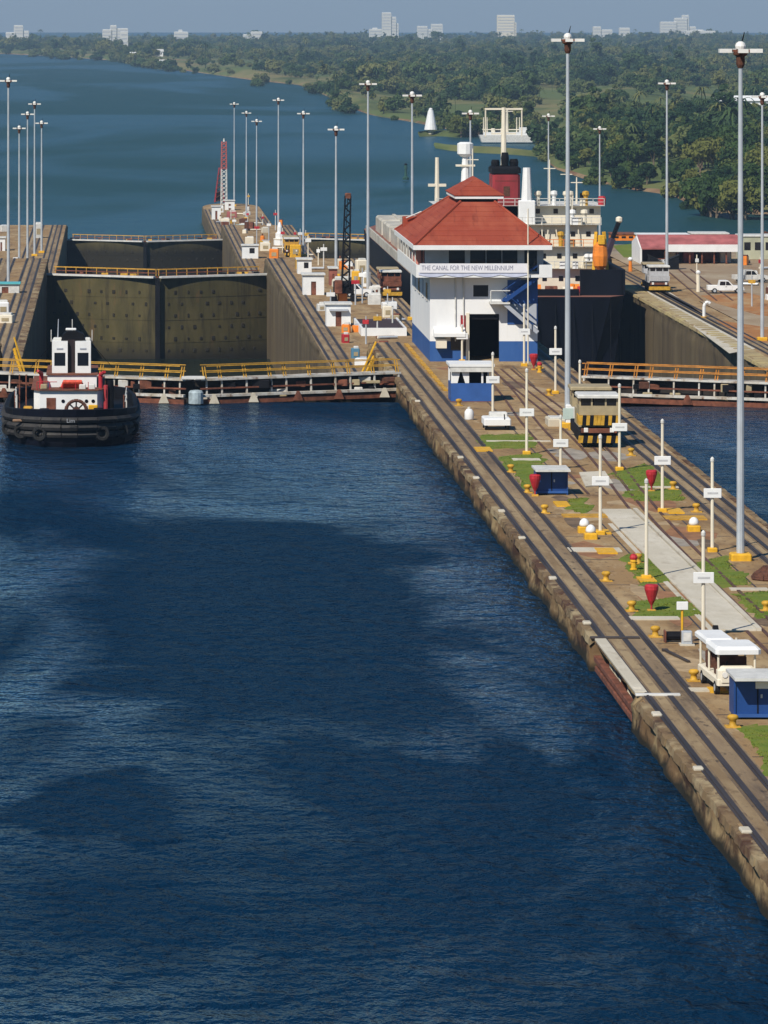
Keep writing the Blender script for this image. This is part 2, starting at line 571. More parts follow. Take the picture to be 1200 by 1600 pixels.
def quads_mesh(me, v, q):
    me.vertices.add(len(v))
    me.vertices.foreach_set('co', np.asarray(v, np.float32).ravel())
    me.loops.add(len(q) * 4)
    me.loops.foreach_set('vertex_index', np.asarray(q, np.int32).ravel())
    me.polygons.add(len(q))
    me.polygons.foreach_set('loop_start', np.arange(len(q), dtype=np.int32) * 4)
    me.update(calc_edges=True)


def lettering(parent, text, size, m, loc, rot, sx=1.0):
    tc = bpy.data.curves.new('lettering', 'FONT')
    tc.body = text
    tc.size = size
    tc.extrude = 0.006
    tc.align_x = 'CENTER'
    tc.align_y = 'CENTER'
    tmp = bpy.data.objects.new('lettering_curve', tc)
    me = bpy.data.meshes.new_from_object(tmp)
    bpy.data.objects.remove(tmp)
    me.materials.clear()
    me.materials.append(m)
    o = link('lettering', me, parent, loc)
    o.rotation_euler = rot
    o.scale = (sx, 1, 1)
    return o


# ------------------------------------------------------------------ water
RE2 = 2 * 3.15e6
rings = np.concatenate([[1.0, 60, 200, 400], np.geomspace(600, 30000, 70)])
ang = np.linspace(0, 2 * math.pi, 181)
rr, aa = np.meshgrid(rings, ang, indexing='ij')
pts = np.stack([rr * np.cos(aa), rr * np.sin(aa), ZS - rr ** 2 / RE2], -1)
o = link('sea', grid_mesh('sea', pts, 181, len(rings), SEAM))
tag(o, kind='structure')


def sheet(name, x0, x1, y0, y1, z, m, kind='structure'):
    o = MB().add([(x0, y0, z), (x1, y0, z), (x1, y1, z), (x0, y1, z)], [(0, 1, 2, 3)]).build(name, m)
    return tag(o, kind=kind)


sheet('chamber_water', XL - 0.5, XC0 + 0.6, -150, 368, 0, WATER)
sheet('chamber_water', XC1 - 0.6, XR + 0.5, -150, 364, 0, WATER)
sheet('lower_chamber_water', XL - 0.5, XC0 + 0.5, 372, 676, -20.6, LOWW)
sheet('lower_chamber_water', XC1 - 0.5, XR + 0.5, 372, 676, -18.5, LOWW)


# ------------------------------------------------------------------ lock walls
def wall_rows(y0, y1, fine_to):
    ys = list(np.arange(y0, min(fine_to, y1), 0.55)) + list(np.arange(fine_to, y1, 2.0)) + [y1]
    for a, _ in LEV:
        if y0 < a < y1:
            ys += [a - 0.01, a + 0.01]
    return sorted(set(ys))


NICHE = (201.5, 219.0)


def face_dx(side_x, y, k, dz):
    """how far the weathered face stands out (+) or is worn in at depth dz below the top"""
    n1 = noise.noise((side_x * 3.1, y * 0.16, dz * 0.35))
    n2 = noise.noise((side_x * 1.7, y * 0.62, dz * 0.9 + 4))
    arch = max(0.0, math.cos((y % 4.6 - 2.3) / 2.3 * 1.7)) * max(0.0, 1 - abs(dz - 0.85) / 0.85)
    return 0.20 * n1 + 0.14 * n2 - 0.24 * arch


def lock_wall(name, label, x0, x1, y0, y1, fine_to, left_face=True, right_face=True, niche=False, taper=0):
    root = thing(name, label, 'wall', (0, 0, 0))
    ys = wall_rows(y0, y1, fine_to)
    depth = [0.0, 0.12, 0.4, 0.75, 1.1, 1.45, 1.9, 2.5]
    lv, rv, tv = [], [], []
    for y in ys:
        z = zt(y)
        tp = 0
        if taper and y > y1 - taper:
            t = (y - (y1 - taper)) / taper
            tp = (x1 - x0) * 0.5 * (1 - math.sqrt(max(0.0, 1 - t * t))) * 0.9
        xa, xb = x0 + tp, x1 - tp
        row = []
        for k, dz in enumerate(depth):
            d = face_dx(x0, y, k, dz) if k > 1 else 0.10 * noise.noise((x0, y * 0.8, k))
            inw = 0.30 * (1 - min(1, dz / 0.4)) ** 2
            if niche and NICHE[0] < y < NICHE[1] and dz > 0.3:
                d = -1.3
            row.append((xa + inw - d, y, z - dz - (0.05 * noise.noise((x0 + 9, y * 0.5, 0)) if k == 0 else 0)))
        row.append((xa + (1.3 if niche and NICHE[0] < y < NICHE[1] else 0), y, -31))
        lv.append(row)
        row = []
        for k, dz in enumerate(depth):
            d = face_dx(x1, y, k, dz) if k > 1 else 0.10 * noise.noise((x1, y * 0.8, k))
            inw = 0.30 * (1 - min(1, dz / 0.4)) ** 2
            row.append((xb - inw + d, y, z - dz))
        row.append((xb, y, -31))
        rv.append(row)
        tv.append([lv[-1][0], (xa + 0.75, y, z), (xb - 0.75, y, z), rv[-1][0]])
    n = len(ys)
    upto = next((i for i, y in enumerate(ys) if y > 412), n)
    for rows, nm in ((lv, 'wall_face'), (rv, 'wall_face')):
        a = np.array(rows)
        link(nm, grid_mesh(nm, a[:upto + 1], 9, upto + 1, FACE, True), root)
        link(nm, grid_mesh(nm, a[upto:], 9, n - upto, FACED, True), root)
    link('deck', grid_mesh('deck', np.array(tv), 4, n, DECK, False), root)
    # the closed far end and near end
    for i in (0, n - 1):
        MB().add([lv[i][0], rv[i][0], rv[i][-1], lv[i][-1]], [(0, 1, 2, 3)]).build('end_face', FACED, root)
    return root


CW = lock_wall('lock_wall', 'long brown concrete lock wall between the two chambers, carrying the control house', XC0, XC1, 60, 1226, 432, niche=True, taper=22)
LW = lock_wall('lock_wall', 'brown concrete lock wall along the left edge beyond the black tug', -34, XL, 60, 1010, 432)
RW = lock_wall('lock_wall', 'concrete lock wall on the far side of the black ship, with pale yellow coping', XR, XR + 7.2, 60, 930, 140)


# coping blocks along the near edges, each its own piece
def coping_mesh(seed, ln, w):
    r_ = random.Random(seed)
    m = MB()
    nx, ny = 3, 5
    vs = []
    for j in range(ny):
        for i in range(nx):
            x = w * i / (nx - 1)
            y = -ln / 2 + ln * j / (ny - 1)
            e = 0.05 if (i == 0 or j in (0, ny - 1)) else 0
            vs.append((x + (r_.uniform(-.05, .05) if i == 0 else 0), y, 0.03 + r_.uniform(-.012, .015) - e * .7))
    nt_ = len(vs)
    for j in range(ny):
        for i in range(nx):
            x, y, z = vs[j * nx + i]
            vs.append((x - (0.06 if i == 0 else 0), y, -0.34 if i == 0 else -0.1))
    fs = []
    for j in range(ny - 1):
        for i in range(nx - 1):
            a = j * nx + i
            fs.append((a, a + 1, a + nx + 1, a + nx))
        fs.append((j * nx, (j + 1) * nx, nt_ + (j + 1) * nx, nt_ + j * nx))
        fs.append((j * nx + nx - 1, (j + 1) * nx + nx - 1, nt_ + (j + 1) * nx + nx - 1, nt_ + j * nx + nx - 1))
    for i in range(nx - 1):
        fs.append((i, i + 1, nt_ + i + 1, nt_ + i))
        e = (ny - 1) * nx
        fs.append((e + i, e + i + 1, nt_ + e + i + 1, nt_ + e + i))
    return m.add(vs, fs)


def coping_run(root, x, sgn, ya, yb, protos):
    y = ya
    k = 0
    while y < yb:
        ln = 3.3
        if not (root is CW and sgn > 0 and NICHE[0] - 2 < y < NICHE[1] + 1):
            c = link('coping_block', protos[k % len(protos)], root, (x, y, zt(y)))
            c.scale = (sgn, random.uniform(0.97, 1.0), 1)
            c.rotation_euler = (random.uniform(-.006, .006), 0, random.uniform(-.008, .008))
        y += ln + 0.02
        k += 1


COPM = layered('coping_stone', [
    ((0.20, 0.135, 0.07), 1, (1, 1, 1), 0, 1), ((0.36, 0.28, 0.16), 0.30, (1, .6, 1), .48, .60),
    ((0.085, 0.043, 0.026), 0.36, (1, .6, 1), .49, .61), ((0.035, 0.024, 0.020), 1.1, (1, .6, 1), .55, .70),
    ((0.48, 0.41, 0.29), 1.4, (1, .8, 1), .68, .80)], 0.95, 0.06)
PALEC = layered('yellowish_coping_stone', [
    ((0.36, 0.28, 0.15), 1, (1, 1, 1), 0, 1), ((0.46, 0.37, 0.17), 0.2, (1, .8, 1), .46, .62),
    ((0.22, 0.16, 0.09), 0.3, (1, .8, 1), .52, .68)], 0.95, 0.05)


def proto_meshes(material, w, n=6):
    out = []
    for i in range(n):
        ob = coping_mesh(i + 3, 3.3, w).build('coping_block', material)
        out.append(ob.data)
        bpy.data.objects.remove(ob)
    return out


CPR = proto_meshes(COPM, 0.42)
CPW = proto_meshes(PALEC, 2.2)
CPL = proto_meshes(COPM, 0.9)
coping_run(CW, XC0 + 0.02, 1, 128, 411, CPR)
coping_run(CW, XC1 - 0.02, -1, 225, 411, CPR)
coping_run(LW, XL - 0.02, -1, 300, 411, CPR)
coping_run(LW, XL - 0.02, -1, 432, 699, CPL)
coping_run(RW, XR + 0.02, 1, 470, 699, CPW)
# pale patched mooring pads on the near face
for (px, py) in [(1086, 1203), (1130, 1300), (1000, 1078), (655, 628), (703, 716), (745, 748), (820, 842), (905, 975), (1020, 1118), (870, 905), (790, 800)]:
    s_ = 1.0
    p = at(px, py, ZU)
    y = p.y
    MB().cbox(0, 0, 0, 0.4, random.uniform(0.5, 1.0), 0.12, 0.04).build('mooring_pad', SLAB, CW, (XC0 + 0.38, y, ZU + 0.075))
# timber fenders and landing inside the niche
for z_ in (0.25, 0.75):
    MB().cbox(0, 0, 0, 0.35, NICHE[1] - NICHE[0] - 0.4, 0.25, 0.03).build('fender_timber', RUST, CW, (XC0 + 0.35 - z_ * 0.1, (NICHE[0] + NICHE[1]) / 2, z_))
for i in range(6):
    MB().cbox(0, 0, 0, 0.3, 0.35, 1.5, 0.03).build('fender_post', RUST if i % 2 else SLAB, CW, (XC0 + 0.75, NICHE[0] + 1.6 + i * 2.8, 0.45))
for i in range(4):
    MB().cbox(0, 0, 0, 0.6, 0.8, 0.4, 0.05).build('landing_step', SLAB, CW, (XC0 + 0.85, NICHE[0] + 3 + i * 3.7, 0.4 + 0.12 * i))
MB().cbox(0, 0, 0, 2.0, 0.35, 0.09, 0.02).build('edge_strip', WHITE2, CW, (XC0 + 1.1, NICHE[0] - 0.3, ZU + 0.06))
MB().cbox(0, 0, 0, 2.4, 0.4, 0.08, 0.02).build('edge_strip', RAIL, CW, (XC0 + 1.2, NICHE[1] + 0.4, ZU + 0.05))
MB().cbox(0, 0, 0, 0.55, NICHE[1] - NICHE[0] - 0.6, 0.10, 0.02).build('edge_strip', SLAB, CW, (XC0 + 0.42, (NICHE[0] + NICHE[1]) / 2, ZU + 0.06))


# ------------------------------------------------------------------ tracks
def track_path(x, y0, y1):
    ys = [y0] + [a for a, _ in LEV if y0 < a < y1] + [y1]
    return [(x, y, zt(y)) for y in ys]


BAND = layered('tan_track_band', [((0.34, 0.25, 0.14), 1, (1, 1, 1), 0, 1), ((0.22, 0.15, 0.08), .5, (1, .2, 1), .45, .65), ((0.12, 0.08, 0.05), 1.8, (1, .4, 1), .55, .72)], .9, .02)


def track(label, x0, x1, y0, y1, rack=True):
    t = thing('railway_track', label, 'track', (0, 0, 0))
    pa = track_path(0, y0, y1)
    b = MB().strip(pa, x0 - 0.28, x1 + 0.28, 0.008)
    b.build('track_bed', BED, t)
    MB().strip(pa, x0 + .3, (x0 + x1) / 2 - .28, 0.012).build('concrete_band', BAND, t)
    for x in (x0, x1):
        MB().strip(pa, x - 0.17, x + 0.17, 0.035).build('rail', RAIL, t)
        MB().strip(pa, x - 0.045, x + 0.045, 0.075).build('rail_head', STEEL if x == 9e9 else RAIL, t)
    if rack:
        xm = (x0 + x1) / 2
        MB().strip(pa, xm - 0.13, xm + 0.13, 0.045).build('rack_rail', RAIL, t)
    return t


track('towing track along the near edge of the wall between the chambers', 23.72, 25.75, 62, 1190)
track('towing track beside the chamber holding the black ship', 36.1, 37.85, 62, 1150)
track('towing track on the wall at the left edge of the picture', -13.6, -11.6, 200, 1005)
track('towing track on the far wall beyond the black ship', XR + 3.0, XR + 4.8, 420, 925)
track('return track on the wall at the left edge behind the tug', -17.6, -15.6, 380, 1005, False)
# the curving return track in the middle of the wall
t = thing('railway_track', 'brown return track curving between grass and white strip to the yellow locomotive', 'track', (0, 0, 0))


def ret_x(y):
    return 31.9 + 1.6 * (1 / (1 + math.exp(-(y - 290) / 12))) - 0.9 * (1 / (1 + math.exp(-(y - 355) / 10)))


RUSTR = mat('rusty_rail', (0.10, 0.05, 0.035), 0.8, 0.4, 0.8)
rp = [(ret_x(y), y, ZU) for y in np.arange(150, 386, 4.0)]
for dx in (-0.85, 0.85):
    MB().strip(rp, dx - 0.09, dx + 0.09, 0.05).build('rail', RUSTR, t)
MB().strip(rp, -0.1, 0.1, 0.03).build('rack_rail', RUSTR, t)
t = thing('railway_track', 'rusty siding track running past the blue and white booth', 'track', (0, 0, 0))
rp2 = [(30.4 + 0.9 * (1 / (1 + math.exp(-(y - 345) / 8))), y, ZU) for y in np.arange(284, 388, 4.0)]
for dx in (-0.6, 0.6):
    MB().strip(rp2, dx - 0.09, dx + 0.09, 0.045).build('rail', RUSTR, t)


# ------------------------------------------------------------------ paving, strips and grass on the wall
def deck_quad(name, px, m, h, parent=None, kind=None, z=ZU):
    """flat slab whose corners lie where the photograph shows them on level z"""
    c = [at(x, y, z) for x, y in px]
    o = MB().prism([(p.x, p.y) for p in c], z - 0.05, z + h, 'z').build(name, m, parent)
    if kind:
        tag(o, kind=kind)
    return o


# white concrete strip made of separate slabs
for i in range(9):
    y0 = 222 + i * 5.9
    MB().cbox(0, 0, 0, 1.85, 5.85, 0.14, 0.01).build('concrete_slab', SLAB, CW, (30.62 - 0.012 * i, y0 + 2.9, ZU + 0.03))
MB().strip([(31.55, 222, ZU), (31.55, 275, ZU)], 0, 0.25, 0.16).build('kerb', SLAB, CW)
MB().strip([(29.25, 222, ZU), (29.25, 268, ZU)], 0, 0.28, 0.02).build('kerb', SLAB, CW)
deck_quad('concrete_slab', [(905, 740), (945, 738), (958, 757), (915, 762)], SLAB, 0.10, CW)
# kerb lines across the wall
for (xa, ya, xb, yb) in [(985, 968, 1060, 966), (1073, 1078, 1140, 1080), (890, 862, 968, 858), (1000, 762, 1060, 762), (1140, 921, 1200, 922), (760, 690, 860, 690), (880, 808, 950, 805), (1040, 812, 1100, 808), (800, 718, 845, 720)]:
    a, b = at(xa, ya, ZU), at(xb, yb, ZU)
    MB().add([], []).box(a.x, b.x, min(a.y, b.y) - 0.28, max(a.y, b.y) + 0.28, ZU - 0.02, ZU + 0.07).build('kerb', SLAB if random.random() < .7 else YEL2, CW)
for (xa, ya, xb, yb) in [(935, 858, 958, 866), (1110, 1076, 1132, 1083), (745, 700, 765, 706), (870, 785, 885, 792), (1000, 903, 1020, 910), (930, 829, 950, 835), (1045, 796, 1062, 803)]:
    a, b = at(xa, yb, ZU), at(xb, ya, ZU)
    MB().box(a.x, b.x, a.y, b.y, ZU - 0.02, ZU + 0.09).build('kerb_paint', YEL, CW)
for y in np.arange(130, 386, 10.97):
    MB().box(26.1, 35.7, y - .07, y + .07, ZU - .02, ZU + .006).build('expansion_joint', RAIL, CW)
for x in (28.9, 33.9):
    MB().box(x - .05, x + .05, 130, 385, ZU - .02, ZU + .005).build('expansion_joint', RAIL, CW)
PATCH = [mat('dark_paving_patch', (.15, .10, .06), .95, .4, .9), mat('tan_paving_patch', (.38, .27, .15), .95, .25, .9), mat('grey_paving_patch', (.30, .26, .21), .95, .25, .9), mat('reddish_paving_patch', (.27, .13, .06), .95, .3, .9)]
for i in range(46):
    x, y = random.uniform(26.4, 34.5), random.uniform(190, 384)
    w_, l_ = random.uniform(.5, 2.0), random.uniform(1.2, 6)
    n_ = 9
    poly = [(x + w_ * math.cos(k * 6.283 / n_) * random.uniform(.6, 1.05), y + l_ * math.sin(k * 6.283 / n_) * random.uniform(.6, 1.05)) for k in range(n_)]
    MB().prism(poly, ZU - .02, ZU + .003 + .00013 * i, 'z').build('paving_patch', PATCH[i % 4], CW)
# yellow kerb beside the near track by the control house
for i in range(12):
    MB().box(26.2, 26.55, 360 + i * 4.2, 363 + i * 4.2, ZU - .02, ZU + 0.14).build('kerb_paint', YEL2, CW)

GR = []
grass_patches = [
    [(980, 940), (1068, 932), (1108, 962), (990, 967)],
    [(968, 868), (1010, 862), (1060, 908), (1000, 916)],
    [(1065, 882), (1130, 868), (1180, 915), (1110, 920)],
    [(1140, 926), (1215, 922), (1230, 965), (1185, 968)],
    [(950, 740), (1010, 722), (1060, 760), (985, 768)],
    [(970, 768), (1060, 763), (1075, 782), (990, 784)],
    [(778, 712), (845, 706), (870, 760), (815, 765)],
    [(745, 680), (830, 677), (845, 700), (755, 702)],
    [(885, 780), (912, 778), (925, 800), (898, 802)],
    [(1152, 1134), (1240, 1128), (1300, 1210), (1205, 1215)],
]
for poly in grass_patches:
    c = [at(x, y, ZU) for x, y in poly]
    n = 26
    # ragged outline, slightly domed turf with real blades
    vs = []
    for j in range(n + 1):
        for i in range(n + 1):
            u, v = i / n, j / n
            p = (c[0] * (1 - u) + c[1] * u) * (1 - v) + (c[3] * (1 - u) + c[2] * u) * v
            e = min(u, 1 - u, v, 1 - v)
            jit = 0.9 * noise.noise((p.x * 0.9, p.y * 0.45, 1)) + .4 * noise.noise((p.x * 2.7, p.y * 1.3, 4))
            zz = ZU + (0.012 if e > 0 else -0.02) + 0.05 * min(1, e * 8) * (0.6 + noise.noise((p.x, p.y, 5)))
            fe = max(0, 1 - e / .16)
            vs.append((p.x + jit * fe, p.y + 1.8 * jit * fe, zz))
    fs = [(j * (n + 1) + i, j * (n + 1) + i + 1, (j + 1) * (n + 1) + i + 1, (j + 1) * (n + 1) + i) for j in range(n) for i in range(n)]
    k = len(vs)
    for b_ in range(1400):
        u, v = random.uniform(.03, .97), random.uniform(.03, .97)
        p = (c[0] * (1 - u) + c[1] * u) * (1 - v) + (c[3] * (1 - u) + c[2] * u) * v
        if noise.noise((p.x * 0.7, p.y * 0.35, 9)) < -0.15:
            continue
        a_ = random.uniform(0, 6.28)
        w_ = random.uniform(.02, .06)
        h_ = random.uniform(.01, .06)
        dx, dy = math.cos(a_) * w_, math.sin(a_) * w_
        vs += [(p.x - dx, p.y - dy, ZU + .02), (p.x + dx, p.y + dy, ZU + .02), (p.x + random.uniform(-.08, .08), p.y, ZU + .04 + h_)]
        fs.append((k, k + 1, k + 2))
        k += 3
    me = bpy.data.meshes.new('grass')
    me.from_pydata(vs, [], fs)
    me.materials.append(GRASSM)
    o = link('grass', me)
    tag(o, 'mown green grass in beds on the lock wall', 'grass', kind='stuff')

# ------------------------------------------------------------------ ground beside the locks
def ground_strip(name, x0, x1, rows, m, nx=20):
    xs = np.linspace(x0, x1, nx)
    a = np.array([[(x, y, z) for x in xs] for y, z in rows])
    o = link(name, grid_mesh(name, a, nx, len(rows), m, False))
    return tag(o, kind='structure')


ground_strip('ground', XR + 7.1, 420, [(60, ZU - .02), (405, ZU - .02), (432, Z1 - .02), (712, Z1 - .02), (735, Z2), (905, Z2), (925, ZS - 2)], YARD)
ground_strip('ground', -420, -33.9, [(60, ZU - .02), (405, ZU - .02), (432, Z1 - .02), (712, Z1 - .02), (735, Z2), (960, Z2), (985, ZS - 2)], GRASSM)


def ground_patch(name, poly, m, z, h):
    c = [at(x, y, z) for x, y in poly]
    o = MB().prism([(p.x, p.y) for p in c], z - 0.05, z + h, 'z').build(name, m)
    return tag(o, kind='structure')


ground_patch('dirt_patch', [(1095, 462), (1170, 458), (1260, 480), (1260, 500), (1185, 492), (1120, 474)], DIRT, Z1, 0.012)
ground_patch('dirt_patch', [(1118, 500), (1260, 520), (1260, 545), (1165, 530)], DIRT, Z1, 0.012)
o = ground_patch('grass', [(958, 384), (1006, 379), (1012, 402), (975, 402)], GRASSM, Z1 - 0.0, 0.02)
tag(o, 'green grass patch beside the pink roofed shed', 'grass', kind='stuff')
ground_patch('path', [(1020, 421), (1042, 421), (1105, 470), (1075, 472)], DECK, Z1, 0.016)
ground_patch('path', [(1010, 455), (1040, 452), (1180, 545), (1140, 552)], SLAB, Z1, 0.008)
for k, (a_, b_) in enumerate([(1040, 1098), (1060, 1120), (1079, 1145)]):
    pa_, pb_ = at(a_, 421, Z1), at(b_, 470, Z1)
    t = thing('railway_track', ['rusty rail nearest the mast on the far yard', 'middle rusty rail on the far yard', 'outer rusty rail on the far yard beside the white pickup'][k], 'track')
    MB().strip([tuple(pb_), tuple(pa_)], -0.12, 0.12, 0.06).build('rail', RUSTR, t)

# ------------------------------------------------------------------ lock gates
def gate_leaf(root, xa, ya, xb, yb, ztop, zbot, skin, holes, thick=2.1):
    """a leaf from the wall (a) to the mitre (b) with a bowed upstream face"""
    a, b = Vector((xa, ya, 0)), Vector((xb, yb, 0))
    d = (b - a)
    nrm = Vector((d.y, -d.x, 0)).normalized()
    if nrm.y > 0:
        nrm = -nrm
    n = 14
    front = []
    for i in range(n + 1):
        t = i / n
        bow = 0.9 * (1 - (2 * t - 1) ** 2)
        front.append(a + d * t + nrm * bow)
    back = [a + d * (1 - i / n) - nrm * thick for i in range(n + 1)]
    leaf = link('gate_leaf', None, root)
    m = MB().prism([(p.x, p.y) for p in front + back], zbot, ztop, 'z').build('skin_plate', skin, leaf)
    if holes:
        for r_ in range(4):
            z_ = ztop - 3.0 - r_ * 3.4
            m = MB()
            for p_, q_ in zip(front, front[1:]):
                m.add([(p_.x, p_.y - .05, z_), (q_.x, q_.y - .05, z_), (q_.x, q_.y - .05, z_ + .10), (p_.x, p_.y - .05, z_ + .10),
                       (p_.x, p_.y + .02, z_), (q_.x, q_.y + .02, z_), (q_.x, q_.y + .02, z_ + .10), (p_.x, p_.y + .02, z_ + .10)],
                      [(0, 1, 2, 3), (3, 2, 6, 7), (0, 4, 5, 1)])
            m.build('plate_lap', skin, leaf)
        hm = MB().cbox(0, 0, 0, 0.5, 0.14, 0.5, 0.05)
        ho = hm.build('drain_hole', mat('drain_hole_grime', (.022, .018, .010), .9, .3, 1))
        hd = ho.data
        bpy.data.objects.remove(ho)
        for r_ in range(6):
            for c_ in range(8):
                t = (c_ + 0.7 + (0.5 if r_ % 2 else 0)) / 9
                if t > 0.95 or random.random() < .2:
                    continue
                i = t * n
                k = min(n - 1, int(i))
                p = front[k].lerp(front[k + 1], i - k)
                h = link('drain_hole', hd, leaf, (p.x, p.y - 0.02, ztop - 2.2 - r_ * 1.75))
                h.rotation_euler = (0, 0, math.atan2(d.y, d.x))
                h.scale = (random.uniform(.6, 1.15), 1, random.uniform(.6, 1.15))
    return leaf, front, a, d, nrm


def beam(m, p, q, w, h):
    """rectangular bar between two points, w wide across, h high"""
    p, q = Vector(p), Vector(q)
    d = (q - p).normalized()
    s_ = d.cross(Vector((0, 0, 1)))
    s_ = Vector((1, 0, 0)) if s_.length < 1e-4 else s_.normalized()
    u = s_.cross(d).normalized()
    vs = []
    for c in (p, q):
        for sx, sz in ((-1, -1), (1, -1), (1, 1), (-1, 1)):
            vs.append(c + s_ * sx * w / 2 + u * sz * h / 2)
    return m.add(vs, [(0, 1, 2, 3), (7, 6, 5, 4), (0, 4, 5, 1), (1, 5, 6, 2), (2, 6, 7, 3), (3, 7, 4, 0)])


def low_gate(label, x0, x1, y, w_mat, rail_mat, extra):
    """the upper gates: only walkway, posts and fender beams stand above the water"""
    root = thing('lock_gate', label, 'gate', (0, 0, 0))
    xm = (x0 + x1) / 2
    for (xa, xb) in ((x0, xm), (x1, xm)):
        leaf, front, a, d, nrm = gate_leaf(root, xa, y + 7, xb, y, 1.75, -12, BLACKG, False, 1.4)
        up = d.normalized()

        def pt(t, off, z):
            q = a + d * t + nrm * off
            return Vector((q.x, q.y, z))
        wk = MB()
        beam(wk, pt(0, 0.7, 1.95), pt(1, 0.9, 1.95), 1.5, 0.16)
        wk.build('walkway', w_mat, leaf)
        lb = MB()
        beam(lb, pt(0, 1.7, 0.62), pt(1, 1.9, 0.68), 0.5, 0.2)
        lb.build('fender_beam', w_mat, leaf)
        mb_ = MB()
        beam(mb_, pt(0, 1.35, 1.22), pt(1, 1.5, 1.22), 0.12, 0.12)
        mb_.build('mid_rail', RUST, leaf)
        tim = MB()
        beam(tim, pt(0, 1.55, 0.17), pt(1, 1.75, 0.17), 0.5, 0.4)
        tim.build('fender_timber', RUST, leaf)
        n = 9
        for i in range(n + 1):
            t = (i + 0.15 * (i % 3)) / (n + .4) + 0.01
            p = MB()
            beam(p, pt(t, 1.45, 0.5), pt(t, 1.35, 1.95), 0.13, 0.13)
            p.build('post', w_mat, leaf)
            for q in (0, 1):
                st = MB()
                beam(st, pt(t + 0.012 * q, 1.35, 2.0), pt(t + 0.012 * q + 0.008, 1.3, 3.0), 0.09, 0.09)
                st.build('rail_post', rail_mat, leaf)
        for z_ in (2.55, 3.05):
            hr = MB()
            beam(hr, pt(0, 1.3, z_), pt(0.97, 1.5, z_), 0.07, 0.075)
            hr.build('handrail', rail_mat, leaf)
            hr = MB()
            beam(hr, pt(0, 0.1, z_), pt(0.97, 0.2, z_), 0.06, 0.06)
            hr.build('handrail', rail_mat, leaf)
        for i in range(extra):
            t = 0.12 + 0.8 * i / max(1, extra - 1) + random.uniform(-.04, .04)
            p = pt(t, 2.05, 0)
            MB().prism([(-.42, .05), (.42, .05), (.12, .8), (-.12, .8)], -.2, .2).build('fender_block', random.choice([SLAB, GATEW, RUST]), leaf, p)
        for i in range(22):
            t = random.uniform(.03, .97)
            p = pt(t, random.uniform(.9, 1.6), random.choice([1.3, 1.45, .75, .4]))
            MB().cbox(0, 0, 0, random.uniform(.3, 1.5), 0.4, random.uniform(.2, .7), .05).build('valve_box', random.choice([RUST, BLACK, BLACK, GREYM, BROWN, GATEW]), leaf, p)
    MB().cbox(0, 0, 0, 1.9, 1.0, 0.2, .03).build('mitre_plate', WHITE2, root, (xm, y - 1.2, 2.12))
    MB().lathe([(0.6, 0), (0.6, .9), (0.5, 1.05), (0.2, 1.1)], 14).build('mitre_post', mat('pale_blue_paint', (0.30, 0.36, 0.38), .7, .4, 2), root, (xm + 0.2, y - 2.2, 0.1))
    return root


low_gate('low white railed lock gate with yellow handrails, across the water beside the tug', XL, XC0, 368, GATEW, YEL2, 5)
low_gate('low lock gate with orange rail ending the chamber at the right edge', XC1, XR, 364, GATEW, mat('weathered_orange_paint', (.5, .2, .03), .7, .4, 1.2), 3)


def tall_gate(label, x0, x1, y, ztop, zbot):
    root = thing('lock_gate', label, 'gate', (0, 0, 0))
    xm = (x0 + x1) / 2
    for (xa, xb) in ((x0, xm - 0.12), (x1, xm + 0.12)):
        leaf, front, a, d, nrm = gate_leaf(root, xa, y + 8, xb, y, ztop, zbot, GATE, True)

        def pt(t, off, z):
            q = a + d * t + nrm * off
            return Vector((q.x, q.y, z))
        wk = MB()
        beam(wk, pt(0, 0.75, ztop + 0.14), pt(1, 0.75, ztop + 0.14), 0.9, 0.26)
        wk.build('walkway', WHITE2, leaf)
        wk = MB()
        beam(wk, pt(0, -1.3, ztop + 0.1), pt(1, -1.3, ztop + 0.1), 1.4, 0.18)
        wk.build('deck_plate', RUST, leaf)
        for z_ in (0.6, 1.15):
            hr = MB()
            beam(hr, pt(0.02, -1.9, ztop + z_), pt(0.98, -1.9, ztop + z_), 0.10, 0.16)
            hr.build('handrail', YEL2 if z_ > 1 else RUST, leaf)
        for i in range(11):
            st = MB()
            beam(st, pt(0.03 + i * .094, -1.9, ztop + .1), pt(0.03 + i * .094, -1.9, ztop + 1.2), 0.11, 0.11)
            st.build('rail_post', YEL2, leaf)
        for i in range(7):
            t = random.uniform(.05, .95)
            MB().cbox(0, 0, 0, random.uniform(.5, 1.2), .6, .5, .04).build('capstan_box', random.choice([BLACK, RUST, YEL2]), leaf, pt(t, 0.0, ztop + .3))
    beam_ = MB()
    beam_.cbox(xm, y - 0.6, (ztop + zbot) / 2, 0.7, 0.5, ztop - zbot, 0)
    beam_.build('mitre_seal', BLACK, root)
    return root


tall_gate('tall curved dark olive lock gate with rows of drain holes, behind the tug', XL, XC0, 678, -8.6, -24)
tall_gate('farther dark lock gate seen above the nearer tall gate, against the sea', XL, XC0, 964, -18.2, -31)
tall_gate('far lock gate in the ship lane right of the black crane, against the sea', XC1, XR, 962, -17.8, -31)

# ------------------------------------------------------------------ control house
HX0, HX1, HY0, HY1 = 27.2, 36.5, 390.0, 413.0
ch = thing('control_house', 'white and blue control house with red tiled hip roof and slogan banner', 'building', (0, 0, 0))
BASE = ZU + 1.75
TOPW = ZU + 7.35
wallm = MB()
# front wall with a real doorway and window opening: panels around the holes
DX0, DX1, DZ = 30.6, 33.2, ZU + 4.1


def wall_front(m, x0, x1, z0, z1, y=HY0, t=0.35):
    m.box(x0, x1, y, y + t, z0, z1)


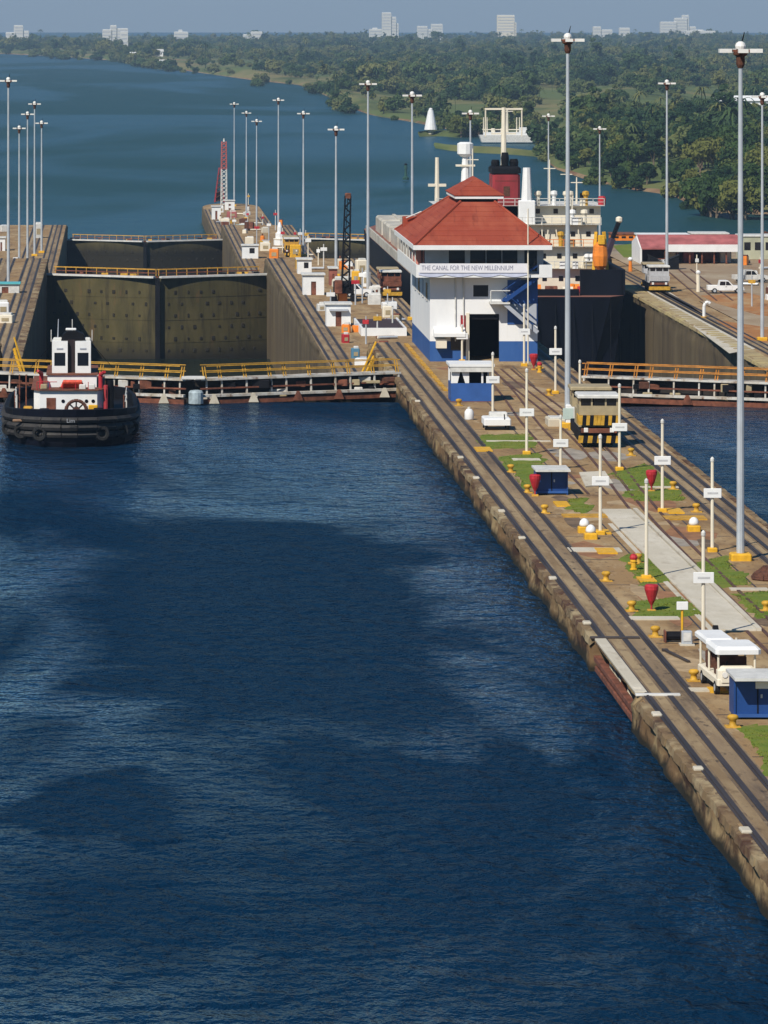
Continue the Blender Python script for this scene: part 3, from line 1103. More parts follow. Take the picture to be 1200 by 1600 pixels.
lo = MB()
wall_front(lo, HX0, DX0, ZU - 0.2, BASE)
wall_front(lo, DX1, HX1, ZU - 0.2, BASE)
lo.box(HX0, HX0 + .35, HY0 + .35, HY1, -8, BASE)
lo.box(HX1 - .35, HX1, HY0 + .35, HY1, -8, BASE)
lo.box(HX0, HX1, HY1, HY1 + .3, -8, BASE)
lo.build('base_wall', HOUSEB, ch)
up = MB()
wall_front(up, HX0, DX0, BASE, TOPW)
wall_front(up, DX1, HX1, BASE, TOPW)
wall_front(up, DX0, DX1, DZ, ZU + 5.6)
wall_front(up, DX0, 30.95, ZU + 5.6, TOPW)
wall_front(up, 32.25, DX1, ZU + 5.6, TOPW)
wall_front(up, 30.95, 32.25, ZU + 6.6, TOPW)
up.box(HX0, HX0 + .35, HY0 + .35, HY1, BASE, TOPW)
up.box(HX1 - .35, HX1, HY0 + .35, HY1, BASE, TOPW)
up.box(HX0, HX1, HY1, HY1 + .3, BASE, TOPW)
up.build('wall', HOUSEW, ch)
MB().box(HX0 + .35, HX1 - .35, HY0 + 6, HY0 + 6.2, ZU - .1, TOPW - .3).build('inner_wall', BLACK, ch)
MB().box(HX0 + .36, HX1 - .36, HY0 + .36, HY0 + 6, ZU - .12, ZU + .01).build('floor_slab', DECK, ch)
MB().box(30.95, 32.25, HY0 + .12, HY0 + .18, ZU + 5.6, ZU + 6.6).build('window', DARKW, ch)
df = link('door', None, ch)
MB().box(DX0 - .28, DX0, HY0 - .12, HY0 + .3, ZU, DZ + .1).build('door_frame', CREAM, df)
MB().box(DX0, DX1, HY0 + 0.30, HY0 + .42, DZ - .5, DZ - .02).build('door_roll', BLACK, df)
MB().box(DX0 - .75, DX0 - .32, HY0 - .1, HY0 - .002, ZU + 1.9, ZU + 4.0).build('sign_panel', mat('dark_red_panel', (.22, .02, .02), .6, .2, 2), ch)
MB().box(DX0 - .66, DX0 - .42, HY0 - .13, HY0 - .1, ZU + 2.2, ZU + 3.7).build('sign_panel', SIGNR, ch)
# vertical pilaster strips and pipes on the front wall
for x in (29.4, 30.1):
    MB().tube((x, HY0 - .1, BASE), (x, HY0 - .1, TOPW), .06, n=6).build('downpipe', WHITE2, ch)
# lean-to box at the lower left of the front
lt = link('lean_to', None, ch)
MB().prism([(HY0 - 1.1, ZU + 2.5), (HY0 - .01, ZU + 3.0), (HY0 - .01, ZU + 2.2), (HY0 - 1.1, ZU + 2.2)], 27.5, 30.2, 'x').build('canopy', WHITE, lt)
MB().box(27.7, 28.6, HY0 - .8, HY0 - .01, ZU + 1.2, ZU + 2.0).build('air_conditioner', CREAM, lt)
MB().box(29.0, 29.9, HY0 - .06, HY0 - .005, ZU + 1.0, ZU + 2.15).build('window', DARKW, lt)
MB().box(30.0, 30.3, HY0 - .06, HY0 - .005, ZU + 0.5, ZU + 2.0).build('window', DARKW, lt)
# windows along the long left side, real recesses with frames
for i in range(4):
    y = HY0 + 3 + i * 5
    w = MB().box(HX0 - .04, HX0 - .002, y, y + 1.6, ZU + 5.2, ZU + 6.6).build('window', GREYW if i % 2 else DARKW, ch)
    MB().box(HX0 - .1, HX0 - .042, y - .15, y + 1.75, ZU + 5.05, ZU + 5.18).build('sill', WHITE2, w)
# balcony
BZ = ZU + 7.35
bal = link('balcony', None, ch)
BX0, BX1, BY0 = 25.9, 37.6, HY0 - 1.7
fl = MB()
fl.box(BX0, BX1, BY0, HY1 + 1, BZ, BZ + .22)
fl.build('floor_slab', WHITE, bal)
pr = MB()
pr.box(BX0, 35.6, BY0, BY0 + .12, BZ + .22, BZ + 1.1)
pr.box(36.5, BX1, BY0, BY0 + .12, BZ + .22, BZ + 1.1)
pr.build('parapet', WHITE, bal)
MB().box(BX0, BX0 + .12, BY0 + .12, HY1 + 1, BZ + .22, BZ + 1.1).build('parapet', WHITE, bal)
MB().box(BX1 - .12, BX1, BY0 + .12, HY1 + 1, BZ + .22, BZ + 1.1).build('parapet', WHITE, bal)
for i in range(6):
    MB().tube((BX0 + .06, BY0 + 2 + i * 3.8, BZ + 1.1), (BX0 + .06, BY0 + 2 + i * 3.8, BZ + 2.9), .05, n=6).build('rail_post', WHITE2, bal)
# swagged bunting of cloth below the parapet
bn = MB()
for i in range(40):
    xa = BX0 + .2 + i * .235
    za = BZ + .25 - .20 * abs(math.sin(i / 40 * math.pi * 4))
    zb = BZ + .25 - .20 * abs(math.sin((i + 1) / 40 * math.pi * 4))
    bn.add([(xa, BY0 - .03, BZ + .45), (xa + .235, BY0 - .03, BZ + .45), (xa + .235, BY0 - .05, zb), (xa, BY0 - .05, za),
            (xa, BY0 - .01, BZ + .45), (xa + .235, BY0 - .01, BZ + .45), (xa + .235, BY0 - .03, zb), (xa, BY0 - .03, za)],
           [(0, 1, 2, 3), (7, 6, 5, 4), (3, 2, 6, 7)])
bn.build('bunting', mat('pale_lilac_cloth', (0.52, 0.55, 0.68), .8, .1, 2), bal)
ban = MB().box(BX0 + .3, 35.5, BY0 - .10, BY0 - .055, BZ + .42, BZ + 1.22).build('banner', mat('banner_cloth', (0.76, 0.75, 0.78), .8, .05, 1), bal)
lettering(ban, 'THE CANAL FOR THE NEW MILLENNIUM', 0.58, mat('grey_lettering', (0.22, 0.22, 0.30), .8, .1, 1), (30.3, BY0 - .108, BZ + .82), (R(90), 0, 0), .74)
# upper storey: set back, grey, with deep dark windows
UY = HY0 + .9
UZ0, UZ1 = BZ + .22, ZU + 10.0
us = link('upper_storey', None, ch)
um = MB()
wins = [(28.55, 30.0), (30.75, 32.25), (32.28, 33.78), (33.81, 35.2) if False else (33.81, 34.9), (35.45, 36.7)]
xs = [26.9, 28.9, 30.35, 31.0, 35.15, 35.8, 37.0, 37.15]
um.box(26.9, 28.9, UY, UY + .3, UZ0, UZ1)
um.box(30.3, 30.75, UY, UY + .3, UZ0, UZ1)
um.box(34.85, 35.45, UY, UY + .3, UZ0, UZ1)
um.box(36.55, 37.1, UY, UY + .3, UZ0, UZ1)
um.box(26.9, 27.2, UY + .3, HY1, UZ0, UZ1)
um.box(36.8, 37.1, UY + .3, HY1, UZ0, UZ1)
um.build('wall', GREYW, us)
for (a_, b_) in ((28.9, 30.3), (30.75, 32.1), (32.16, 33.48), (33.54, 34.85), (35.45, 36.55)):
    w = MB().box(a_, b_, UY + .15, UY + .2, UZ0 + .15, UZ1 - .1).build('window', DARKW, us)
    MB().box(a_, b_, UY + .05, UY + .25, UZ0, UZ0 + .15).build('sill', GREYW, w)
for x in (32.13, 33.51):
    MB().box(x - .03, x + .03, UY + .06, UY + .24, UZ0 + .15, UZ1 - .1).build('mullion', GREYW, us)
for i in range(5):
    MB().box(26.86, 26.895, UY + 1.2 + i * 4.2, UY + 4.0 + i * 4.2, UZ0 + .8, UZ1 - .2).build('window', DARKW, us)
MB().box(BX0 + .3, BX0 + .9, HY0 + 5, HY0 + 9, BZ + .3, BZ + 2.2).build('awning', mat('faded_salmon', (.62, .25, .2), .7, .1, 1), bal)
# roof
rf = link('roof', None, ch)
EX0, EX1, EY0, EY1 = 25.7, 37.5, HY0 - 2.2, HY1 + 1.6
EZ, RZ = ZU + 10.1, ZU + 13.5
RX0, RX1, RY0, RY1 = 30.3, 33.3, HY0 + 6.0, HY1 - 5


def hip(nx, ny, pts_lo, pts_hi):
    pass


# tiled hip slopes as separate course strips, each a little proud of the next
def slope(a0, a1, b1, b0, n, nm, parent):
    """courses between eave a0-a1 and ridge b0-b1"""
    a0, a1, b0, b1 = map(Vector, (a0, a1, b0, b1))
    nrm = (a1 - a0).cross(b0 - a0).normalized()
    if nrm.z < 0:
        nrm = -nrm
    for i in range(n):
        t0, t1 = i / n, (i + 1) / n + 0.01
        p = [a0.lerp(b0, t0) + nrm * .045, a1.lerp(b1, t0) + nrm * .045, a1.lerp(b1, min(1, t1)) + nrm * .02, a0.lerp(b0, min(1, t1)) + nrm * .02]
        q = [x - nrm * .09 for x in p]
        MB().add(p + q, [(0, 1, 2, 3), (7, 6, 5, 4), (0, 4, 5, 1), (1, 5, 6, 2), (2, 6, 7, 3), (3, 7, 4, 0)]).build(nm, ROOF, parent)


A, B, C, D_ = (EX0, EY0, EZ), (EX1, EY0, EZ), (EX1, EY1, EZ), (EX0, EY1, EZ)
E_, F_, G_, H_ = (RX0, RY0, RZ), (RX1, RY0, RZ), (RX1, RY1, RZ), (RX0, RY1, RZ)
slope(A, B, F_, E_, 9, 'tile_course', rf)
slope(D_, A, E_, H_, 9, 'tile_course', rf)
slope(B, C, G_, F_, 9, 'tile_course', rf)
slope(C, D_, H_, G_, 9, 'tile_course', rf)
MB().add([E_, F_, G_, H_], [(0, 1, 2, 3)]).build('ridge_deck', ROOF, rf)
fa = MB()
fa.box(EX0 - .05, EX1 + .05, EY0 - .08, EY0 + .02, EZ - .34, EZ + .06)
fa.box(EX0 - .08, EX0 + .02, EY0 + .02, EY1, EZ - .34, EZ + .06)
fa.box(EX1 - .02, EX1 + .08, EY0 + .02, EY1, EZ - .34, EZ + .06)
fa.build('fascia', WHITE, rf)
MB().box(EX0 + .03, EX1 - .03, EY0 + .03, EY1, EZ - .3, EZ - .12).build('soffit', GREYW, rf)
for p, q in ((A, E_), (B, F_), (C, G_), (D_, H_)):
    MB().tube(Vector(p) + Vector((0, 0, .08)), Vector(q) + Vector((0, 0, .08)), .11, n=6).build('hip_tile', ROOF, rf)
# roof lantern
ln = link('roof_lantern', None, ch)
LX0, LX1, LY0, LY1 = 29.9, 34.1, HY0 + 6.5, HY0 + 17
MB().box(LX0 + .45, LX1 - .45, LY0 + .45, LY1 - .45, RZ - .9, RZ + .3).build('lantern_wall', BLACK, ln)
MB().box(LX0 - .03, LX1 + .03, LY0 - .03, LY1 + .03, RZ + .28, RZ + .55).build('lantern_fascia', WHITE, ln)
l0, l1, l2, l3 = (LX0 - .1, LY0 - .1, RZ + .56), (LX1 + .1, LY0 - .1, RZ + .56), (LX1 + .1, LY1 + .1, RZ + .56), (LX0 - .1, LY1 + .1, RZ + .56)
rA, rB = (32.0, LY0 + 3.2, RZ + 2.0), (32.0, LY1 - 3.2, RZ + 2.0)
slope(l0, l1, rA, rA, 4, 'tile_course', ln)
slope(l3, l0, rA, rB, 4, 'tile_course', ln)
slope(l1, l2, rB, rA, 4, 'tile_course', ln)
slope(l2, l3, rB, rB, 4, 'tile_course', ln)
MB().cbox(EX0 + 1.2, HY1 - 1, EZ + .9, 1.3, 1.5, 1.0, .05).build('roof_hatch', ROOF, ch)
MB().tube((EX0 + .8, HY1 - 2, EZ + 1.3), (EX0 + 2.2, HY1 - 2, EZ + 1.9), .06, n=5).build('roof_rail', WHITE2, ch)
# flagpoles on the banner side
MB().tube((35.5, BY0 - .3, ZU), (35.5, BY0 - .3, EZ + 3.2), .06, n=6).build('flagpole', CREAM, ch)
# outside stair on the right of the front
stg = link('stair', None, ch)
MB().box(33.9, HX1 + .02, HY0 - .05, HY0 - .004, ZU + 3.2, TOPW - .3).build('blue_panel', BLUE, stg)
for j, (x0_, z0_, x1_, z1_) in enumerate(((36.4, BZ, 33.4, ZU + 5.2), (33.4, ZU + 5.2, 36.4, ZU + 2.6))):
    for k in range(2):
        s_ = MB()
        beam(s_, (x0_, HY0 - .35 - k * 1.0, z0_), (x1_, HY0 - .35 - k * 1.0, z1_), .08, .34)
        s_.build('stringer', BLUE2 if j == 0 else GREYW, stg)
        s_ = MB()
        beam(s_, (x0_, HY0 - .35 - k * 1.0, z0_ + 1.0), (x1_, HY0 - .35 - k * 1.0, z1_ + 1.0), .06, .06)
        s_.build('handrail', BLUE2, stg)
    for k in range(9):
        t_ = (k + .5) / 9
        MB().cbox(x0_ + (x1_ - x0_) * t_, HY0 - .85, z0_ + (z1_ - z0_) * t_, .36, .95, .07).build('tread', GREYW, stg)
MB().box(32.3, 34.0, HY0 - 1.5, HY0 - .05, ZU + 5.05, ZU + 5.2).build('landing', WHITE2, stg)
lb = MB()
lb.tube((32.35, HY0 - 1.45, ZU + 5.2), (32.35, HY0 - 1.45, ZU + 6.2), .05, n=6)
lb.tube((32.35, HY0 - 1.45, ZU + 6.2), (34.0, HY0 - 1.45, ZU + 6.2), .05, n=6)
lb.build('handrail', WHITE2, stg)
MB().prism([(33.6, ZU + 5.0), (36.4, ZU + 5.0), (36.4, ZU + 3.2)], HY0 - .2, HY0 - .1).build('stair_panel', GREYW, stg)


# ------------------------------------------------------------------ floodlight masts
def mast(label, px, py, z, arm_y, group='floodlight masts on the lock walls'):
    p = at(px, py, z)
    s_ = scale_at(p)
    h = (py - arm_y) / s_
    t = thing('floodlight_mast', label, 'lamp post', p, 0, group)
    pm = MB()
    pm.tube((0, 0, 0), (0, 0, h * .5), .225, .175, 10)
    pm.tube((0, 0, h * .5), (0, 0, h), .165, .11, 10)
    pm.build('pole', STEEL, t, smooth=False)
    MB().cbox(0, 0, .2, 1.15, 1.15, .4, .08).build('base_block', YEL, t)
    MB().lathe([(.15, h - .9), (.24, h - .7), (.24, h - .25), (.4, h - .15), (.4, h), (.2, h + .02)], 10).build('lamp_ring', BROWN, t)
    a = MB()
    a.cbox(0, 0, h + .06, 2.2, .22, .12)
    a.cbox(0, 0, h + .06, .22, 2.2, .12)
    a.build('crossarm', RUST, t)
    for i in range(4):
        an = i * math.pi / 2
        c, s2 = math.cos(an), math.sin(an)
        f = MB().prism([(.5, -.22), (1.2, -.28), (1.2, .28), (.5, .22)], -.11, .11, 'z').build('floodlight', LAMP, t, (0, 0, h + .06))
        f.rotation_euler = (0, 0, an)
    MB().lathe([(.18, h + .1), (.27, h + .16), (.30, h + .32), (.25, h + .48), (.1, h + .58)], 12).build('lamp_dome', LAMP, t)
    MB().tube((.1, 0, h + .6), (.22, 0, h + 1.1), .05, .02, 5).build('lightning_rod', BLACK, t)
    return t


M_ = [
    ('tallest floodlight mast at the right, standing beside the white concrete strip', 1157, 875, ZU, 81),
    ('tall floodlight mast rising behind the white cabinet and left of the locomotive', 887, 668, ZU, 64),
    ('floodlight mast on the far yard in front of the pink roofed shed', 1042, 455, Z1, 131),
    ('floodlight mast at the right edge, near the white pickup', 1191, 532, Z1, 152),
    ('floodlight mast rising beyond the stern of the black ship', 937, 412, Z2, 202),
    ('slender floodlight mast between the red funnel and the black ship stern', 857, 402, Z2, 182),
    ('floodlight mast beside the control house, left of the roof corner', 644, 500, Z1, 150),
    ('floodlight mast standing right of the black crane boom', 575, 457, Z1, 132),
    ('floodlight mast standing just left of the black crane boom', 525, 432, Z1, 203),
    ('floodlight mast above the white hut with dark window, second left of the crane', 474, 400, Z2, 178),
    ('floodlight mast rising from the white stepped beacon base', 435, 366, Z2, 157),
    ('floodlight mast in front of the white sheds on the approach wall', 401, 376, Z3, 190),
    ('middle of the three close masts on the approach wall tip', 385, 342, Z3, 177),
    ('floodlight mast nearest the red and white tower', 366, 322, Z3, 163),
    ('tallest mast at the left edge above the turquoise roof', 13, 447, Z1, 127),
    ('first of the four close masts left of the lake gate, shortest and leftmost', 30, 412, Z2, 201),
    ('second of the four close masts on the left wall', 43, 408, Z2, 179),
    ('third and highest of the four close masts on the left wall', 54, 400, Z2, 163),
    ('last of the four close masts, nearest the dark gates', 65, 395, Z2, 193),
    ('lamp cluster mast rising behind the control house roof', 735, 440, Z1, 178),
]
for l_, px, py, z, ay in M_:
    mast(l_.replace('lake gate', 'dark gates'), px, py, z, ay)


# ------------------------------------------------------------------ sign posts with white boards
def sign_post(label, px, py, top_y, board_y, w=1.0):
    p = at(px, py, ZU)
    s_ = scale_at(p)
    h = (py - top_y) / s_
    t = thing('sign_post', label, 'sign', p, 0, 'white posts with boards on the lock wall')
    MB().tube((0, 0, 0), (0, 0, h), .10, .085, 8).build('pole', CREAM, t)
    MB().cbox(0, 0, .12, .55, .55, .24, .05).build('base_block', YEL, t)
    MB().lathe([(.05, h), (.11, h + .04), (.11, h + .2), (.03, h + .3)], 8).build('lamp_cap', WHITE2, t)
    if board_y:
        bz = (py - board_y) / s_
        b = MB().cbox(0, -.13, bz, w, .09, .52, .02).build('board', WHITE, t)
        MB().cbox(0, -.182, bz, w * .6, .008, .10).build('arrow_mark', mat('faint_grey_mark', (.5, .5, .5), .7, .1, 3), b)
    return t


for a_ in [
    ('white post with board in front of the blue and white booth', 770, 650, 556, 593),
    ('white post with board between the booth and the grass bed, right of the white cart', 823, 710, 582, 644),
    ('white post with board in front of the black ship hull', 868, 615, 515, 549),
    ('thin white post without board at the left rear of the locomotive', 906, 632, 568, None),
    ('white post with board standing right in front of the locomotive', 968, 735, 606, 667),
    ('short white post with board behind the blue shed with red disc', 876, 733, 655, 692),
    ('white post with board rising left of the white concrete strip', 938, 835, 686, 751),
    ('thin pale post without board crossing the white concrete strip', 1010, 905, 756, None),
    ('white post with board beside the red disc and far grass bed', 1035, 800, 662, 719),
    ('white post with board right of the white domed lamps, near the water', 1113, 862, 722, 770),
    ('white post with pale board low on it, in front of the concrete strip', 1099, 998, 838, 902),
    ('white post with board standing before the blue stair of the control house', 819, 572, 480, 518),
    ('short white post before the control house doorway', 722, 566, 512, 525),
]:
    sign_post(*a_)


# ------------------------------------------------------------------ yellow bollards
def bollard(label, px, py):
    p = at(px, py, ZU)
    t = thing('bollard', label, 'bollard', p, 0, 'yellow mooring bollards on the lock wall')
    t.scale = (.82, .82, .85)
    MB().lathe([(.30, 0), (.30, .06), (.19, .12), (.17, .34), (.28, .42), (.30, .54), (.20, .62), (.05, .64)], 12).build('bollard_head', YELD, t, smooth=True)
    MB().cbox(0, 0, .03, .8, .8, .07, .02).build('base_plate', YEL2, t)


for l_, px, py in [
    ('yellow bollard nearest the bottom, left of the near grass corner', 1145, 1136),
    ('yellow bollard by the white kerb, second from the bottom', 1084, 1064),
    ('yellow bollard between grass bed and near track, third from the bottom', 1024, 995),
    ('yellow bollard at the left corner of the bed with the red marker', 987, 955),
    ('yellow bollard alone on brown paving left of the concrete strip', 947, 908),
    ('yellow bollard on the narrow grass bed beside the concrete strip', 997, 880),
    ('yellow bollard below the blue shed with the red disc', 851, 802),
    ('yellow bollard left of the blue shed with the red disc', 824, 770),
    ('yellow bollard on paving left of the grass behind the shed', 798, 738),
    ('yellow bollard before the locomotive shadow, right of the white post', 986, 712),
    ('yellow bollard behind the far grass bed near the water', 1052, 765),
    ('yellow bollard beside the dark track, near the right water', 1088, 800),
    ('yellow bollard at the foot of the blue and white booth', 717, 634),
    ('yellow bollard left of the tall post by the black ship', 858, 618),
    ('yellow bollard on the grass bed at the right edge', 1197, 955),
]:
    bollard(l_, px, py)


# ------------------------------------------------------------------ fire points, lamps and boxes
def fire_marker(label, px, py, h=1.5, r=.42):
    p = at(px, py, ZU)
    t = thing('fire_marker', label, 'sign', p, 0, 'red fire hose markers')
    t.scale = (.85, .85, .85)
    MB().tube((0, 0, 0), (0, 0, h - r), .06, n=6).build('pole', REDP, t)
    MB().lathe([(.06, h - 1.15), (.22, h - .85), (r, h - .2), (r, h + .02), (r * .8, h + .1), (.05, h + .12)], 14).build('hose_cone', SIGNR, t)
    MB().cbox(0, 0, .06, .5, .5, .12, .03).build('base_block', YEL2, t)


fire_marker('red hose cone standing on the nearer grass bed', 1018, 955)
fire_marker('red hose cone on the far grass bed beside the white post', 1018, 768)
fire_marker('red hose cone touching the left side of the blue shed', 836, 775)
fire_marker('small red hose cone near the black ship hull by the control house', 834, 578)


def hydrant(label, px, py):
    p = at(px, py, ZU)
    t = thing('fire_hydrant', label, 'hydrant', p, 0)
    t.scale = (.75, .75, .75)
    MB().lathe([(.28, 0), (.28, .1), (.2, .14), (.2, .6), (.26, .64), (.24, .8), (.1, .95)], 10).build('hydrant_body', YEL, t)
    MB().lathe([(.27, .8), (.3, .95), (.2, 1.15), (.05, 1.2)], 10).build('hydrant_cap', SIGNR, t)
    m = MB()
    m.tube((-.42, 0, .5), (.42, 0, .5), .1, n=8)
    m.build('outlet', YEL2, t)


hydrant('red capped yellow hydrant on grass left of the tallest mast', 990, 891)
hydrant('red capped hydrant with yellow body by the ship side rails', 843, 582)


def dome_lamp(label, px, py, h=.55):
    p = at(px, py, ZU)
    t = thing('domed_lamp', label, 'lamp', p, 0, 'white domed lamps on yellow blocks')
    MB().cbox(0, 0, .18, .75, .75, .36, .06).build('base_block', YEL, t)
    MB().lathe([(.27, .36), (.30, .5), (.25, .68), (.13, .8), (.03, .83)], 12).build('lamp_dome', WHITE, t, smooth=True)


dome_lamp('white domed lamp, rear one of the pair left of the concrete strip', 913, 832)
dome_lamp('white domed lamp, front one of the pair left of the concrete strip', 923, 842)
dome_lamp('white domed lamp by itself right of the concrete strip', 1084, 830)

p = at(1066, 1006, ZU)
t = thing('information_board', 'small white board on a yellow post beside a metal box', 'sign', p)
MB().tube((0, 0, 0), (0, 0, 1.75), .06, n=6).build('pole', YEL, t)
MB().cbox(0, -.05, 1.85, .55, .12, .38, .02).build('board', WHITE, t)
p = at(1073, 1008, ZU)
t = thing('control_box', 'small grey metal control box at the foot of the yellow post', 'box', p)
MB().cbox(0, 0, .38, .5, .4, .62, .03).build('cabinet', STEEL, t)
MB().cbox(0, -.21, .42, .36, .02, .4).build('door', WHITE2, t)
MB().cbox(0, 0, .04, .7, .6, .08).build('base_plate', SLAB, t)
p = at(1052, 1003, ZU)
t = thing('winch', 'dark low winch drum left of the metal control box', 'winch', p)
MB().tube((-.35, 0, .3), (.35, 0, .3), .22, n=10).build('drum', BLACK, t)
for x in (-.4, .4):
    MB().cbox(x, 0, .28, .08, .6, .56, .02).build('side_plate', RUST, t)
p = at(1058, 1028, ZU)
t = thing('shadow_strip', 'dark diagonal strip standing in for the shadow of the metal control box', 'bar', p)
m = MB()  # solid dark strip modelled as the cast shadow of the control box
beam(m, (.35, -1.6, .05), (-.3, 2.2, .05), .16, .10)
m.build('bar', RAIL, t)
MB().cbox(-.3, 2.2, .06, .3, .3, .12, .02).build('shadow_strip_end', RAIL, t)
p = at(1203, 905, ZU)
t = thing('rope_heap', 'brown heap of rope on the grass at the right edge', 'rope', p)
t.scale = (.8, .8, .7)
for i in range(7):
    a_ = [(math.cos(k * .7) * (1.2 - i * .13) * (1 + .06 * math.sin(k * 3 + i)), math.sin(k * .7) * (1.3 - i * .14), .12 + i * .13 + .03 * math.sin(k * 2)) for k in range(9)]
    m = MB()
    for q0, q1 in zip(a_, a_[1:] + a_[:1]):
        m.tube(q0, q1, .13, n=6)
    m.build('rope_coil', BROWN, t)
MB().lathe([(1.2, .0), (1.1, .5), (.5, .95), (.1, 1.0)], 10).build('rope_core', BROWN, t)
p = at(1118, 998, ZU)
t = thing('hose_reel', 'small dark hose reel by the end of the concrete strip', 'reel', p)
MB().tube((-.12, 0, .36), (.12, 0, .36), .3, n=12).build('drum', BLACK, t)
MB().tube((-.16, 0, .36), (.16, 0, .36), .12, n=10).build('hub', GREYW, t)
MB().cbox(0, 0, .05, .5, .5, .1).build('base_plate', RUST, t)
p = at(1188, 500, Z1)

# white cabinet and slab at the foot of the second mast
p = at(893, 668, ZU)
t = thing('electric_cabinet', 'white electric cabinet at the foot of the mast beside the locomotive', 'cabinet', p)
MB().cbox(.1, 0, .85, 1.1, .9, 1.7, .05).build('cabinet', WHITE, t)
MB().cbox(-.3, -.46, 1.05, .75, .04, .8).build('panel', mat('pale_green_panel', (.45, .55, .5), .6, .1, 1), t)
MB().cbox(.42, -.46, .85, .3, .03, 1.4).build('door', WHITE2, t)
p = at(870, 664, ZU)
t = thing('concrete_block', 'pale green stained concrete block left of the white cabinet', 'block', p)
MB().cbox(0, 0, .28, 1.5, 2.6, .56, .08).build('block', SLAB, t)
MB().cbox(-.1, -.2, .6, 1.0, 1.6, .10, .03).build('lid', WHITE2, t)


# ------------------------------------------------------------------ blue sheds and booth
def blue_shed(label, px, py, w, h, sign):
    p = at(px, py, ZU)
    t = thing('tool_shed', label, 'shed', p, 0)
    d = 1.7
    MB().prism([(0, .12), (d, .12), (d, h - .1), (0, h - .1)], -w / 2, w / 2, 'x').build('shed_wall', BLUE2, t)
    for k in (-1, 1):
        MB().box(k * w / 2 - .04, k * w / 2 + .04, -.08, .02, 0, h - .05).build('corner_post', BLUE2, t)
    MB().box(-w / 2 - .05, w / 2 + .05, -.10, -.02, .10, .24).build('bottom_rail', BLUE, t)
    MB().box(-w / 2 - .12, w / 2 + .12, -1.0, d + .25, h - .06, h + .06).build('shed_roof', WHITE2, t)
    MB().box(-.03, .03, -.025, -.003, .25, h - .1).build('door_seam', BLACK, t)
    MB().box(.12, .2, -.06, -.003, h * .5, h * .5 + .16).build('handle', STEEL, t)
    if sign:
        MB().box(-.1, .55, -.06, -.02, h - .52, h - .22).build('sign_panel', WHITE, t)
    return t


blue_shed('small blue tool shed with white roof beside a red hose cone', 862, 773, 1.95, 1.6, False)
blue_shed('near blue shed with a white sign at the right edge', 1184, 1124, 2.0, 1.85, True)

p = at(737, 628, ZU)
t = thing('lookout_booth', 'booth with blue lower half, white posts and flat white roof by the track', 'booth', p)
w, d = 3.2, 3.0
MB().box(-w / 2, w / 2, 0, .12, .05, 1.45).build('front_panel', BLUE, t)
MB().box(-w / 2, -w / 2 + .12, .12, d, .05, 1.45).build('side_panel', BLUE, t)
MB().box(w / 2 - .12, w / 2, .12, d, .05, 1.45).build('side_panel', BLUE, t)
MB().box(-w / 2 + .12, w / 2 - .12, d - .12, d, .05, 2.7).build('rear_panel', BLACK, t)
for x in (-w / 2, w / 2 - .14):
    for y in (0, d - .14):
        MB().box(x, x + .14, y, y + .14, 1.45, 2.75).build('post', WHITE, t)
MB().prism([(-1.5, 1.46), (-1.1, 1.46), (-.8, 2.7), (-1.5, 2.7)], -.01, .05).build('white_panel', WHITE, t)
MB().prism([(-.5, 1.46), (-.2, 1.46), (-.2, 2.7), (-.9, 2.7)], -.01, .05).build('white_panel', WHITE, t)
MB().box(.75, .9, 0, .1, 1.46, 2.7).build('post', WHITE, t)
MB().box(-w / 2 - .15, w / 2 + .15, -.35, d + .3, 2.75, 2.95).build('booth_roof', WHITE, t)
MB().box(-w / 2 - .1, w / 2 + .1, -.3, -.2, 2.35, 2.74).build('roof_valance', WHITE2, t)
MB().box(-w / 2, w / 2, 0, d, 0, .05).build('floor_slab', RUST, t)
p = at(733, 656, ZU)
t = thing('water_tank', 'small round white tank below the blue and white booth', 'tank', p)
MB().lathe([(.32, 0), (.34, .1), (.34, .6), (.2, .8), (.05, .85)], 14).build('tank_body', WHITE, t, smooth=True)
MB().lathe([(.12, .85), (.12, .95), (.02, .97)], 8).build('tank_cap', WHITE2, t)


def wheel(parent, x, y, r, w, rim=STEEL):
    wh = link('wheel', None, parent, (x, y, r))
    MB().tube((-w / 2, 0, 0), (w / 2, 0, 0), r, n=14).build('tyre', TYRE, wh)
    MB().tube((-w / 2 - .01, 0, 0), (w / 2 + .01, 0, 0), r * .55, n=10).build('rim', rim, wh)


p = at(777, 672, ZU)
t = thing('utility_cart', 'low white flatbed cart with dark wheels by the grass bed', 'cart', p)
MB().cbox(0, .9, .62, 1.95, 2.6, .5, .08).build('cart_body', WHITE, t)
MB().cbox(.2, 1.6, 1.0, 1.3, 1.0, .35, .06).build('cart_seat', WHITE2, t)
for x in (-.8, .8):
    for y in (.1, 1.8):
        wheel(t, x, y, .28, .18)
MB().tube((.5, -.4, .8), (.5, -.1, 1.15), .04, n=6).build('steering_post', BLACK, t)


